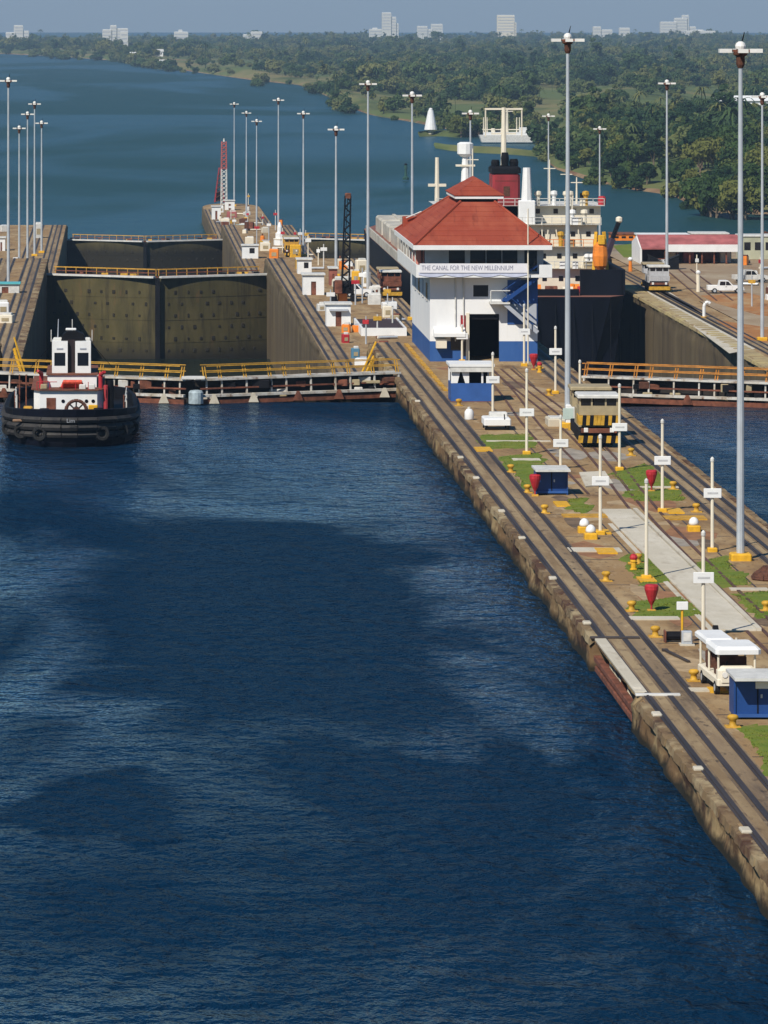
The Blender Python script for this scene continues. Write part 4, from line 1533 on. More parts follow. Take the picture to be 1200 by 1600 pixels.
# ------------------------------------------------------------------ vehicles
def pickup(name, label, loc, rz, paint, L=4.9, W=1.85, canopy=False):
    """front points to local -y"""
    t = thing(name, label, 'truck', loc, rz)
    hl = L / 2
    prof = [(-hl, .45), (-hl, .85), (-hl + .15, .98), (-hl + 1.35, 1.05), (-hl + 1.35, .45)]
    MB().prism(prof, -W / 2, W / 2, 'x').build('bonnet', paint, t)
    MB().prism([(-hl + 1.352, .40), (-hl + 1.352, 1.04), (-hl + 2.0, 1.68), (-hl + 2.2, 1.74), (-hl + 3.25, 1.74), (-hl + 3.4, 1.05), (-hl + 3.4, .40)], -W / 2 + .02, W / 2 - .02, 'x').build('cab', paint, t)
    bed = MB()
    bed.box(-W / 2, -W / 2 + .08, -hl + 3.41, hl, .45, 1.05)
    bed.box(W / 2 - .08, W / 2, -hl + 3.41, hl, .45, 1.05)
    bed.box(-W / 2 + .08, W / 2 - .08, hl - .08, hl, .45, 1.05)
    bed.box(-W / 2 + .08, W / 2 - .08, -hl + 3.41, hl - .08, .45, .55)
    bed.build('load_bed', paint, t)
    ws = MB().add([(-W / 2 + .12, -hl + 1.40, 1.08), (W / 2 - .12, -hl + 1.40, 1.08), (W / 2 - .18, -hl + 1.95, 1.65), (-W / 2 + .18, -hl + 1.95, 1.65),
                   (-W / 2 + .12, -hl + 1.385, 1.095), (W / 2 - .12, -hl + 1.385, 1.095), (W / 2 - .18, -hl + 1.935, 1.665), (-W / 2 + .18, -hl + 1.935, 1.665)],
                  [(0, 1, 2, 3), (7, 6, 5, 4), (0, 4, 5, 1), (1, 5, 6, 2), (2, 6, 7, 3), (3, 7, 4, 0)]).build('windscreen', DARKW, t)
    for s_ in (-1, 1):
        x0 = s_ * (W / 2 - .02)
        for (ya, yb, yc, yd) in ((-hl + 1.65, -hl + 2.42, -hl + 2.42, -hl + 2.1), (-hl + 2.5, -hl + 3.28, -hl + 3.2, -hl + 2.5)):
            MB().prism([(ya, 1.1), (yb, 1.1), (yc, 1.62), (yd, 1.62)], min(x0, x0 + s_ * .015), max(x0, x0 + s_ * .015), 'x').build('side_window', DARKW, t)
        d_ = MB().box(min(x0, x0 + s_ * .02), max(x0, x0 + s_ * .02), -hl + 1.55, -hl + 2.6, .5, 1.05).build('door', paint, t)
        MB().box(min(x0, x0 + s_ * .05), max(x0, x0 + s_ * .05), -hl + 2.3, -hl + 2.5, .88, .93).build('handle', BLACK, d_)
        for y in (-hl + .8, hl - .95):
            wheel(t, s_ * (W / 2 - .1), y, .36, .24)
        MB().cbox(s_ * W * .36, -hl - .01, .75, .3, .04, .18).build('headlight', LAMP, t)
    MB().cbox(0, -hl - .06, .5, W, .14, .2, .03).build('bumper', STEEL, t)
    MB().cbox(0, -hl - .012, .74, W * .4, .03, .2).build('grille', BLACK, t)
    if canopy:
        MB().box(-W / 2 + .03, W / 2 - .03, -hl + 3.42, hl - .02, 1.06, 1.78).build('canopy', paint, t)
    return t


t = thing('canopy_cart', 'white roofed two row utility cart parked behind the near blue shed', 'cart', (27.75, 201.0, ZU), R(3))
MB().cbox(0, 2.6, .62, 1.8, 4.9, .34, .08).build('cart_floor', CREAM, t)
MB().cbox(0, .45, .95, 1.75, .7, .7, .18).build('cart_nose', CREAM, t)
for y in (1.6, 3.6):
    st = link('seat', None, t, (0, y, 0))
    MB().cbox(0, 0, .95, 1.5, .55, .3, .06).build('cushion', BROWN, st)
    MB().cbox(0, .32, 1.25, 1.5, .14, .55, .05).build('backrest', BROWN, st)
for x in (-.82, .82):
    for y in (.35, 2.6, 4.7):
        MB().tube((x, y, .8), (x, y, 1.95), .05, n=6).build('post', CREAM, t)
    for y in (.75, 4.0):
        wheel(t, x, y, .3, .2)
    MB().tube((x * .7, .06, .95), (x * .7, .1, .95), .13, n=10).build('headlight', LAMP, t)
MB().cbox(.05, 1.35, 2.02, 2.05, 2.5, .34, .14).build('canopy', WHITE, t)
MB().cbox(-.25, 4.35, 2.05, 1.3, 3.0, .26, .1).build('canopy', WHITE, t)
MB().tube((-.35, 1.0, 1.1), (-.35, .8, 1.45), .04, n=6).build('steering_post', BLACK, t)
p = at(1133, 458, Z1)
pickup('pickup_truck', 'white pickup truck parked broadside on the far yard', (p.x, p.y, Z1 + .02), R(88), WHITE)
p = at(1172, 441, Z1)
pickup('pickup_truck', 'second white pickup truck parked behind the broadside one near the right edge', (p.x, p.y, Z1 + .02), R(95), WHITE2)
p = at(560, 464, Z1)
pickup('pickup_truck', 'small white car parked right of the black crane', (p.x, p.y, Z1 + .02), R(80), WHITE, L=4.0)


# ------------------------------------------------------------------ towing locomotives
def locomotive(label, loc, rz=0.0, body=GREYM, striped=True):
    t = thing('towing_locomotive', label, 'locomotive', loc, rz, 'towing locomotives on the lock walls')
    W, L = 2.9, 9.6
    # chassis, front at local y=0
    MB().cbox(0, L / 2, .78, W - .3, L - .4, .75, .06).build('chassis', BLACK, t)
    for yy in (0.0, L - .28):
        bp = link('bumper', None, t)
        for i in range(9):
            x0 = -W / 2 + i * W / 9
            MB().prism([(x0, .30), (x0 + W / 9 * .98, .30), (x0 + W / 9 * .98 + .06, .78), (x0 + .06, .78)], yy, yy + .28).build('stripe', YELD if (i % 2 == 0 or not striped) else BLACK, bp)
    hd = link('hazard_panel', None, t)
    for i in range(11):
        x0 = -W / 2 + .05 + i * (W - .1) / 11
        MB().prism([(x0, 1.52), (x0 + .235, 1.52), (x0 + .235 + .05, 2.18), (x0 + .05, 2.18)], .12, .34).build('stripe', (YELD if (i % 2 == 0 or 4 <= i <= 6) else BLACK) if striped else body, hd)
    MB().cbox(0, 1.3, 1.85, W - .1, 1.9, .68, .04).build('nose', YELD if striped else body, t)
    for (y0, y1) in ((.35, 2.7), (L - 2.7, L - .35)):
        cb = link('cab', None, t)
        MB().box(-W / 2 + .1, W / 2 - .1, y0, y1, 2.2, 2.85).build('cab_wall', body, cb)
        for x in (-W / 2 + .1, -W / 6 - .05, W / 6 - .05, W / 2 - .22):
            for y in (y0, y1 - .12):
                MB().box(x, x + .12, y, y + .12, 2.85, 3.4).build('pillar', body, cb)
        for i in range(3):
            xa = -W / 2 + .24 + i * .88
            MB().box(xa, xa + .78, y0 + .04, y0 + .07, 2.87, 3.38).build('window', DARKW, cb)
        for s_ in (-1, 1):
            xx = s_ * (W / 2 - .16)
            MB().box(xx - .015, xx + .015, y0 + .15, y1 - .15, 2.87, 3.38).build('window', DARKW, cb)
        MB().box(-W / 2 + .2, W / 2 - .2, y0 + .5, y1 - .5, 2.8, 3.35).build('cab_interior', BLACK, cb)
        MB().cbox(0, (y0 + y1) / 2, 3.52, W + .05, y1 - y0 + .5, .24, .07).build('cab_roof', WHITE2 if y0 < 1 else GREYM, cb)
    MB().cbox(0, L / 2, 1.75, W - .5, L - 5.6, 1.2, .08).build('machine_hood', body, t)
    MB().tube((-.5, L / 2, 2.5), (.5, L / 2, 2.5), .45, n=12).build('winch_drum', BLACK, t)
    for s_ in (-1, 1):
        for y in (1.4, 3.0, L - 3.0, L - 1.4):
            MB().tube((s_ * .95 - .08, y, .38), (s_ * .95 + .08, y, .38), .36, n=12).build('wheel', RAIL, t)
        MB().cbox(s_ * .9, -.02, 1.2, .3, .08, .3, .03).build('headlight', LAMP, t)
    MB().cbox(0, .1, 1.15, W - .4, .2, .3, .02).build('coupling_beam', RUST, t)
    return t


p = at(936, 700, ZU)
locomotive('grey towing locomotive with black and yellow striped front on the middle track', (33.65, p.y, ZU + .05), R(-1.5))
p = at(1009, 458, Z1)
locomotive('grey locomotive with yellow bumper on the far wall beside the ship', (74.4, p.y + 1, Z1 + .05), 0, mat('pale_grey_machine', (.45, .45, .46), .6, .1, 2), False)
p = at(604, 466, Z1)
locomotive('locomotive with yellow bumper beside the control house balcony, far level', (37.0, p.y, Z1 + .05), 0, RUST, False)
p = at(447, 402, Z2)
locomotive('distant locomotive among yellow clutter beyond the white huts', (33.6, p.y, Z2 + .05), 0, YEL2)


# ------------------------------------------------------------------ huts and clutter on the lower levels
def hut(label, px, py, z, wpx, hpx, door=True, roof=WHITE2, wall=WHITE, depth=3.0, awn=False):
    p = at(px, py, z)
    s_ = scale_at(p)
    w, h = wpx / s_, hpx / s_
    t = thing('hut', label, 'hut', p, 0, 'white huts on the lock walls')
    dw = w * .24
    m = MB()
    if door:
        m.box(-w / 2, -dw / 2, 0, .2, 0, h)
        m.box(dw / 2, w / 2, 0, .2, 0, h)
        m.box(-dw / 2, dw / 2, 0, .2, h * .68, h)
        MB().box(-dw / 2, dw / 2, .1, .16, 0, h * .68).build('door', RUST, t)
    else:
        m.box(-w / 2, w / 2, 0, .2, 0, h * .4)
        m.box(-w / 2, -w * .05, 0, .2, h * .4, h)
        m.box(w * .28, w / 2, 0, .2, h * .4, h)
        m.box(-w * .05, w * .28, 0, .2, h * .82, h)
        MB().box(-w * .05, w * .28, .08, .14, h * .4, h * .82).build('window', DARKW, t)
    m.box(-w / 2, -w / 2 + .2, .2, depth, 0, h)
    m.box(w / 2 - .2, w / 2, .2, depth, 0, h)
    m.box(-w / 2 + .2, w / 2 - .2, depth - .2, depth, 0, h)
    m.build('hut_wall', wall, t)
    MB().cbox(0, depth / 2, h + .1, w + .4, depth + .5, .2, .04).build('hut_roof', roof, t)
    if awn:
        MB().box(-w * .38, w * .38, -.6, -.02, h * .72, h * .8).build('awning', GREYW, t)
    return t


hut('white hut with dark doorway and grey awning before the black crane', 529, 510, Z1, 38, 34, awn=True)
hut('white hut with small brown door left of the black crane', 490, 461, Z1, 33, 31)
hut('small white hut with dark window behind the hut with brown door', 476, 428, Z1, 22, 22, door=False)
hut('white hut with dark opening on the approach wall, near the masts', 391, 404, Z2, 25, 20, door=False)
hut('small white hut with green roof farther out on the approach wall', 383, 373, Z3, 26, 20, door=False, roof=mat('pale_green_roof', (.35, .45, .38), .7, .1, 1))
hut('narrow white shed at the foot of the red and white tower', 338, 343, Z3, 14, 20)
hut('little white kiosk against the tower on the approach wall tip', 359, 328, Z3, 15, 14)
hut('white hut at the left edge beyond the turquoise roof', 2, 392, Z2, 12, 20)
hut('narrow brick red hut close by the black crane', 521, 446, Z1, 12, 26, wall=mat('brick_red_wall', (.28, .09, .06), .8, .2, 1))
hut('turquoise roofed low hut at the left edge', 8, 458, Z1, 44, 14, roof=TEAL, wall=WHITE2, depth=2.5)

p = at(600, 525, Z1)
t = thing('flat_roofed_store', 'low structure with dark flat roof and white edge left of the control house', 'building', p)
MB().box(-2.7, 2.7, 0, 18, -.5, .75).build('store_wall', WHITE, t)
MB().box(-2.45, 2.5, .35, 17.6, .75, .80).build('store_roof', DARKROOF, t)
m = MB()
m.box(-2.7, 2.7, 0, .3, .75, .95)
m.box(-2.7, -2.45, .3, 18, .75, .95)
m.box(2.5, 2.7, .3, 18, .75, .95)
m.build('parapet', WHITE, t)

# black crawler crane
p = at(537, 470, Z1)
t = thing('crawler_crane', 'black crane with tall dark lattice boom on the middle level', 'crane', p)
for x in (-1.3, 1.3):
    MB().cbox(x, 0, .5, .7, 4.2, 1.0, .3).build('crawler', BLACK, t)
MB().cbox(0, .3, 1.8, 2.6, 4.0, 1.5, .15).build('engine_house', BLACK, t)
MB().cbox(-.8, -1.9, 2.0, 1.0, 1.2, 1.7, .1).build('cab', RUST, t)
MB().cbox(0, 1.5, 2.9, 2.2, 1.2, .5, .1).build('counterweight', WHITE2, t)
bm_ = link('boom', None, t)
b0, b1 = Vector((.15, -1.5, 1.8)), Vector((.55, -.5, 14.0))
for (sx, sy) in ((-1, -1), (1, -1), (1, 1), (-1, 1)):
    m = MB()
    m.tube(b0 + Vector((sx * .5, sy * .45, 0)), b1 + Vector((sx * .36, sy * .3, 0)), .1, n=5)
    m.build('chord', BLACK, bm_)
for i in range(16):
    t0, t1 = i / 16, (i + 1) / 16
    q0, q1 = b0.lerp(b1, t0), b0.lerp(b1, t1)
    wd = .5 - .14 * t0
    m = MB()
    for sy in (-1, 1):
        a_ = 1 if i % 2 else -1
        m.tube(q0 + Vector((a_ * wd, sy * wd * .9, 0)), q1 + Vector((-a_ * wd, sy * wd * .9, 0)), .085, n=4)
        m.tube(q0 + Vector((sy * wd, a_ * wd * .9, 0)), q1 + Vector((sy * wd, -a_ * wd * .9, 0)), .085, n=4)
    m.build('lacing', BLACK, bm_)
MB().cbox(b1.x, b1.y, b1.z, .8, .9, .7, .1).build('boom_head', RUST, t)
m = MB()
m.tube(b1, (0, 2.0, 3.2), .05, n=4)
m.build('pendant_rope', BLACK, t)

# beacon base under one mast
p = at(437, 383, Z2)
t = thing('beacon', 'white stepped beacon at the foot of a mast beyond the huts', 'beacon', p)
MB().lathe([(1.2, 0), (1.2, 1.2), (.85, 1.4), (.85, 2.4), (.5, 2.6), (.5, 3.6), (.2, 4.6)], 12).build('beacon_tower', WHITE, t)
MB().lathe([(1.3, 1.15), (1.3, 1.35), (1.0, 1.36)], 12).build('gallery', CREAM, t)

# red and white tower with dark red pyramid on the approach wall end
p = at(350, 322, Z3)
t = thing('signal_tower', 'red topped white signal tower at the tip of the approach wall', 'tower', p)
s_ = scale_at(p)
h = (322 - 216) / s_
SIGR = mat('signal_red', (.42, .10, .08), .7, .2, 1)
for (sx, sy) in ((-1, -1), (1, -1), (1, 1), (-1, 1)):
    MB().tube((sx * .8, sy * .8, 0), (sx * .7, sy * .7, h * .55), .13, n=5).build('lower_leg', WHITE2, t)
    MB().tube((sx * .7, sy * .7, h * .55), (sx * .6, sy * .6, h * .95), .15, n=5).build('upper_leg', SIGR, t)
for k in range(16):
    z0, z1 = h * .95 * k / 16, h * .95 * (k + 1) / 16
    w0 = .8 - .2 * k / 16
    m = MB()
    for (ax, ay, bx, by) in ((-1, -1, 1, -1), (1, -1, 1, 1), (1, 1, -1, 1), (-1, 1, -1, -1)):
        m.tube((ax * w0, ay * w0, z0), (bx * w0, by * w0, z1), .1, n=4)
        m.tube((bx * w0, by * w0, z0), (ax * w0, ay * w0, z1), .1, n=4)
    m.build('brace', WHITE2 if k < 9 else SIGR, t)
MB().tube((0, 0, h * .95), (0, 0, h), .3, .1, 6).build('lantern', WHITE2, t)
p = at(343, 316, Z3)
t = thing('derrick', 'dark red tapering derrick left of the signal tower', 'derrick', p)
h = (316 - 262) / scale_at(p)
for (sx, sy) in ((-1, -1), (1, -1), (1, 1), (-1, 1)):
    m = MB()
    m.tube((sx * 1.3, sy * 1.3, 0), (sx * .12, sy * .12, h), .2, .12, n=5)
    m.build('leg', REDP, t)
for i in range(7):
    z0 = h * i / 8
    w0 = 1.3 * (1 - i / 8) + .12
    m = MB()
    for (ax, ay, bx, by) in ((-1, -1, 1, -1), (1, -1, 1, 1), (1, 1, -1, 1), (-1, 1, -1, -1)):
        w1 = 1.3 * (1 - (i + 1) / 8) + .12
        m.tube((ax * w0, ay * w0, z0), (bx * w1, by * w1, z0 + h / 8), .12, n=4)
    m.build('brace', BROWN, t)
MB().cbox(0, 0, 1.6, 1.9, 1.9, 2.6, .1).build('engine_house', BLACK, t)


def crate(name, label, px, py, z, w, d, h, m, cat='equipment', lid=None):
    p = at(px, py, z)
    t = thing(name, label, cat, p, random.uniform(-.2, .2))
    MB().cbox(0, d / 2, h / 2, w, d, h, min(w, h) * .08).build('housing', m, t)
    MB().cbox(w * .1, d / 2, h + .12, w * .6, d * .6, .24, .05).build('lid', lid or WHITE2, t)
    MB().cbox(0, -.02, h * .45, w * .5, .05, h * .4).build('panel', GREYM, t)
    return t


for a_ in [
    ('equipment_cabinet', 'yellow equipment cabinet beside the distant locomotive', 462, 402, Z2, 2.2, 2, 2.4, YEL),
    ('equipment_cabinet', 'orange cabinet at the left of the distant yellow clutter', 428, 404, Z2, 1.8, 2, 1.8, ORANGE),
    ('equipment_cabinet', 'cream equipment cabinet between the approach huts', 415, 392, Z2, 2.0, 2, 1.6, CREAM),
    ('equipment_cabinet', 'orange red cabinet by the low wall below the near hut', 540, 520, Z1, 1.0, 1, 1.0, ORANGE),
    ('equipment_cabinet', 'pale box beside the black crane, right side', 566, 430, Z1, 1.6, 1.5, 2.2, CREAM),
    ('equipment_cabinet', 'yellow cabinet right of the black crane base', 556, 446, Z1, 1.2, 1.5, 2.0, YEL),
    ('equipment_cabinet', 'white box at the foot of the mast right of the crane', 572, 448, Z1, 1.2, 1.2, 2.0, WHITE),
    ('equipment_cabinet', 'small white machine box left of the flat roofed store', 503, 486, Z1, 1.0, 1, .9, WHITE2),
    ('equipment_cabinet', 'white tank box on the approach wall tip', 345, 332, Z3, 1.6, 1.5, 1.6, WHITE),
    ('equipment_cabinet', 'pink sided box on the approach wall, before the kiosk', 363, 340, Z3, 2.4, 2, 1.5, PINK),
    ('equipment_cabinet', 'cream clutter box on the approach wall deck', 352, 352, Z3, 2.2, 2, 1.6, CREAM),
    ('equipment_cabinet', 'grey clutter box farther down the approach wall deck', 357, 368, Z3, 2.4, 2, 1.6, WHITE2),
    ('equipment_cabinet', 'white box on the left wall beside the close masts', 60, 372, Z2, 1.6, 2, 3.0, WHITE2),
    ('equipment_cabinet', 'reddish cabinet on the left wall behind the turquoise hut', 22, 420, Z2, 1.6, 2, 1.8, mat('rust_red_paint', (.36, .14, .09), .7, .2, 1)),
    ('equipment_cabinet', 'white cabinet on the left wall below the green strip', 5, 492, Z1, 1.6, 2, 1.6, WHITE),
    ('equipment_cabinet', 'reddish cream cabinet low on the left wall edge', 8, 505, Z1, 1.8, 2, 1.0, CREAM),
    ('equipment_cabinet', 'blue box by the yellow stair at the gate end', 556, 560, Z1, .9, 1, 1.1, mat('teal_blue_paint', (.08, .2, .3), .6, .1, 1)),
    ('equipment_cabinet', 'red box below the near hut on the middle level', 541, 536, Z1, .8, 1, 1.0, SIGNR),
    ('equipment_cabinet', 'cream box with red sign right of the near hut', 606, 496, Z1, 1.2, 1, 1.4, CREAM),
]:
    crate(*a_)

def clutter(label, group, name, x, y, z, kind, m):
    t = thing(name, label, 'equipment', (x, y, z), random.uniform(-.4, .4), group)
    if kind == 0:
        w_, d_, h_ = random.uniform(.8, 2.2), random.uniform(.8, 2), random.uniform(.6, 1.9)
        MB().cbox(0, 0, h_ / 2, w_, d_, h_, .08).build('housing', m, t)
        MB().cbox(.1 * w_, 0, h_ + .08, w_ * .7, d_ * .7, .16, .03).build('lid', random.choice([WHITE2, RUST, GREYW]), t)
    elif kind == 1:
        h_ = random.uniform(2.2, 5.0)
        MB().tube((0, 0, 0), (0, 0, h_), .11, .08, 6).build('pole', random.choice([CREAM, WHITE2, STEEL]), t)
        MB().cbox(0, -.1, h_ * .8, random.uniform(.5, 1.1), .1, .5, .02).build('board', random.choice([WHITE, WHITE, SIGNR, YELD]), t)
    elif kind == 2:
        r_ = random.uniform(.35, .8)
        MB().lathe([(r_, 0), (r_ * 1.05, .1), (r_, .9), (r_ * .8, 1.1), (.1, 1.15)], 10).build('drum', m, t)
        MB().lathe([(.15, 1.1), (.15, 1.5), (.05, 1.55)], 6).build('valve', RUST, t)
    else:
        for k in range(3):
            m2 = MB()
            m2.tube((-1.2, k * .35, .2), (1.2, k * .35, .2), .16, n=7)
            m2.build('pipe', random.choice([RUST, STEEL, CREAM]), t)
        MB().cbox(0, .35, .05, .3, 1.2, .1).build('bearer', BROWN, t)


CL = [WHITE, WHITE2, CREAM, CREAM, YELD, RUST, ORANGE, GREYM, SLAB, BROWN]
for (n_, xa, xb, ya, yb, z, where) in ((34, 27.2, 35.6, 480, 690, Z1, 'middle lock wall'), (22, 27.0, 37, 845, 978, Z2, 'lower lock wall'), (20, 26, 36, 1060, 1212, Z3, 'approach wall'),
                                       (12, -30, -19, 600, 960, None, 'left lock wall'), (16, 79, 100, 560, 690, Z1, 'far yard')):
    for i in range(n_):
        x, y = random.uniform(xa, xb), random.uniform(ya, yb)
        k = random.choices((0, 1, 2, 3), (5, 3, 2, 1))[0]
        what = ('equipment box', 'sign pole', 'valve drum', 'stack of pipes')[k]
        clutter('small %s among the clutter on the %s' % (what, where), '%s clutter on the %s' % (what, where), what.replace(' ', '_'), x, y, zt(y) if z is None else z, k, random.choice(CL))

# yellow stair from the wall down to the gates
for label_, (xa, ya), (xb, yb), z0, z1 in [
    ('yellow steel stair at the right end of the low gate', (588, 552), (556, 578), 1.2, -2.4),
    ('yellow steel stair beside the tug at the left wall', (22, 545), (40, 566), 1.3, -1.8)]:
    q0 = at(xa, ya, z0)
    q1 = Vector((q0.x + (xb - xa) / 18.5, q0.y - 1.0, z1))
    t = thing('steel_stair', label_, 'stair', q0)
    d = q1 - q0
    for k in (0, .8):
        m = MB()
        beam(m, (0, k, 0), (d.x, d.y + k, d.z), .12, .3)
        m.build('stringer', YEL, t)
        m = MB()
        beam(m, (0, k, 1.0), (d.x, d.y + k, d.z + 1.0), .09, .09)
        m.build('handrail', YEL, t)
    for i in range(8):
        f_ = (i + .5) / 8
        MB().cbox(d.x * f_, d.y * f_ + .4, d.z * f_, .3, .8, .06).build('tread', RUST, t)

# ------------------------------------------------------------------ far yard on the right
p = at(1000, 412, Z1)
q = at(1165, 416, Z1)
t = thing('open_shed', 'long open sided shed with faded pink roof and white gable', 'building', (p.x, p.y, Z1))
L = q.x - p.x
HB = 2.4
MB().prism([(0, 0), (0, HB), (5.5, HB + 1.5), (11, HB + .4), (11, 0)], 0, .3, 'x').build('gable_wall', WHITE, t)
MB().prism([(-.7, HB - .2), (-.7, HB + .05), (5.5, HB + 1.75), (5.5, HB + 1.55)], .2, L + .4, 'x').build('front_roof', PINK, t)
MB().prism([(5.51, HB + 1.55), (5.51, HB + 1.75), (11.6, HB + .45), (11.6, HB + .25)], .2, L + .4, 'x').build('rear_roof', WHITE2, t)
MB().box(3.8, L + .4, -.95, -.72, HB - .55, HB + .55).build('eave_board', WHITE, t)
for i in range(7):
    MB().cbox(3.8 + i * (L - 4) / 6, -.4, HB / 2, .22, .22, HB).build('post', RUST, t)
MB().box(.3, L, 9, 9.2, 0, HB).build('rear_wall', mat('dark_brick', (.16, .06, .05), .8, .3, 1), t)
for i in range(4):
    MB().cbox(5 + i * 2.8, 4, .8, 1.6, 2, 1.6, .1).build('stored_crate', random.choice([RUST, PINK, CREAM]), t)
p = at(1003, 392, Z1)
t = thing('white_store', 'white flat roofed store behind the pink roofed shed', 'building', (p.x, p.y, Z1 - 1))
MB().box(0, 8, 0, 9, 0, 3.2).build('store_wall', WHITE2, t)
MB().box(-.2, 8.2, -.2, 9.2, 3.2, 3.45).build('store_roof', WHITE, t)
for i in range(4):
    MB().box(.8 + i * 1.8, 1.8 + i * 1.8, -.03, -.003, 1.4, 2.3).build('window', DARKW, t)
for k, (xa, xb, l_) in enumerate([(1015, 1034, 'black sloping hopper left of the yard mast'), (1042, 1060, 'black sloping hopper right of the yard mast')]):
    p = at((xa + xb) / 2, 421, Z1)
    t = thing('hopper', l_, 'hopper', p, 0, 'black hoppers by the pink roofed shed')
    d_ = 1 if k == 0 else -1
    MB().prism([(-.95, 0), (.95, 0), (.95, 1.2 if k == 0 else 2.1), (-.95, 2.1 if k == 0 else 1.2)], 0, 1.6).build('hopper_body', BLACK, t)
    MB().prism([(-1.05, 2.1 if k == 0 else 1.2), (1.05, 1.2 if k == 0 else 2.1), (1.05, 1.3 if k == 0 else 2.2), (-1.05, 2.2 if k == 0 else 1.3)], -.1, 1.7).build('hopper_rim', TYRE, t)
p = at(1091, 456, Z1)
t = thing('vent_pipe', 'white vent pipe left of the white pickup', 'pipe', p)
MB().tube((0, 0, 0), (0, 0, 2.6), .28, .2, 8).build('pipe', CREAM, t)
MB().lathe([(.3, 2.5), (.35, 2.7), (.1, 2.95)], 8).build('cowl', WHITE, t)
p = at(1100, 496, Z1)
t = thing('gooseneck_vent', 'white gooseneck vent standing before the white pickup', 'pipe', p)
m = MB()
pp = [(0, 0, 0), (0, 0, 1.4), (.15, 0, 1.8), (.5, 0, 1.95), (.75, 0, 1.75)]
for a_, b_ in zip(pp, pp[1:]):
    m.tube(a_, b_, .2, n=8)
m.build('pipe', WHITE, t)
MB().lathe([(.4, 0), (.4, .12), (.2, .14)], 8).build('flange', YEL2, t)
p = at(985, 424, Z1)
t = thing('marker_post', 'orange marker with white cap behind the far locomotive', 'sign', p)
MB().tube((0, 0, 0), (0, 0, 1.6), .3, .22, 8).build('pole', ORANGE, t)
MB().lathe([(.3, 1.6), (.4, 1.8), (.2, 2.1)], 8).build('lamp_cap', WHITE, t)
# mobile crane jib by the ship
p = at(946, 418, Z1)
t = thing('crane_jib', 'dark leaning crane jib with cream tip beside the ship stern', 'crane', p)
MB().cbox(0, .5, .7, 1.8, 2.6, 1.4, .15).build('carriage', BLACK, t)
m = MB()
beam(m, (0, 0, 1.2), (1.1, .5, 4.3), .75, .75)
m.build('lower_jib', mat('plum_paint', (.055, .035, .055), .6, .2, 1), t)
m = MB()
beam(m, (1.05, .5, 4.2), (2.1, .9, 6.8), .5, .5)
m.build('upper_jib', BLACK, t)
MB().lathe([(.2, 6.6), (.5, 6.9), (.5, 7.4), (.2, 7.6)], 8, 2.15, .9).build('jib_head', CREAM, t)
for k, (px, py, w_, h_, m_, l_) in enumerate([
    (1185, 405, 5.5, 3.5, mat('pale_olive_wall', (.42, .42, .3), .8, .15, .6), 'pale olive block building at the right edge of the yard'),
    (1110, 381, 6, 1.6, CREAM, 'low cream shed roof behind the pink roof'),
    (975, 376, 4, 1.0, ORANGE, 'orange brown container on the grass by the sea')]):
    p = at(px, py, Z1)
    t = thing('yard_block', l_, 'building', p)
    MB().box(-w_ / 2, w_ / 2, 0, 5, 0, h_).build('block_wall', m_, t)
    MB().cbox(0, 2.5, h_ + .1, w_ + .3, 5.3, .2, .04).build('block_roof', WHITE2 if k != 2 else RUST, t)
    for i in range(3):
        MB().box(-w_ * .4 + i * w_ * .3, -w_ * .4 + i * w_ * .3 + w_ * .18, -.03, -.003, h_ * .4, h_ * .75).build('window', DARKW, t)
p = at(1172, 392, Z1)
t = thing('excavator', 'yellow excavator with dark arm at the far yard edge', 'excavator', p)
MB().cbox(0, 0, .5, 2.4, 3, .9, .2).build('crawler', BLACK, t)
MB().cbox(-.3, 0, 1.6, 2.2, 2.4, 1.3, .2).build('engine_house', YEL2, t)
m = MB()
beam(m, (.6, 0, 1.6), (2.6, 0, 3.0), .4, .5)
beam(m, (2.6, 0, 3.0), (3.4, 0, 1.5), .35, .4)
m.build('arm', BROWN, t)
# chalk white marker panel at the chamber wall corner
MB().box(XR - .32, XR + .06, 640, 646, -17, -8.2).build('marker_panel', CREAM, RW)

# ------------------------------------------------------------------ cargo ship in the far lane
SX0, SX1, SY0, SY1 = 42.0, 67.6, 592.0, 800.0
WL, DK = -18.5, -5.9
sh = thing('cargo_ship', 'black hulled cargo ship with cream superstructure and red funnel in the far lane', 'ship', (0, 0, 0))
xm = (SX0 + SX1) / 2


def ship_outline(z):
    t = (z - (WL - 2)) / (DK - (WL - 2))
    hw = (SX1 - SX0) / 2
    o_ = []
    for y, f in ((SY0 + 2.5 * (1 - t), .55 + .25 * t), (SY0 + 3, .80 + .16 * t), (SY0 + 10, .97 + .03 * t), (SY0 + 25, 1), (SY1 - 50, 1), (SY1 - 28, .86 + .10 * t), (SY1 - 12, .45 + .25 * t), (SY1 - 4 + 4 * t, .05 + .12 * t)):
        o_.append((f * hw, y))
    return [(xm + a, y) for a, y in o_] + [(xm - a, y) for a, y in reversed(o_)]


hm = MB()
zs_ = [WL - 2, WL + 2, -10, DK]
rows = [[(x, y, z) for x, y in ship_outline(z)] for z in zs_]
n = len(rows[0])
fs = []
for k in range(len(zs_) - 1):
    for i in range(n):
        j = (i + 1) % n
        fs.append((k * n + i, k * n + j, (k + 1) * n + j, (k + 1) * n + i))
fs.append(tuple(range((len(zs_) - 1) * n, len(zs_) * n)))
hm.add([p for r_ in rows for p in r_], fs)
hm.build('hull', HULL, sh)
dk = MB().prism([(x * .995 + xm * .005, y) for x, y in ship_outline(DK)], DK + .005, DK + .02, 'z').build('deck', mat('red_oxide_deck', (.22, .09, .06), .8, .2, .3), sh)
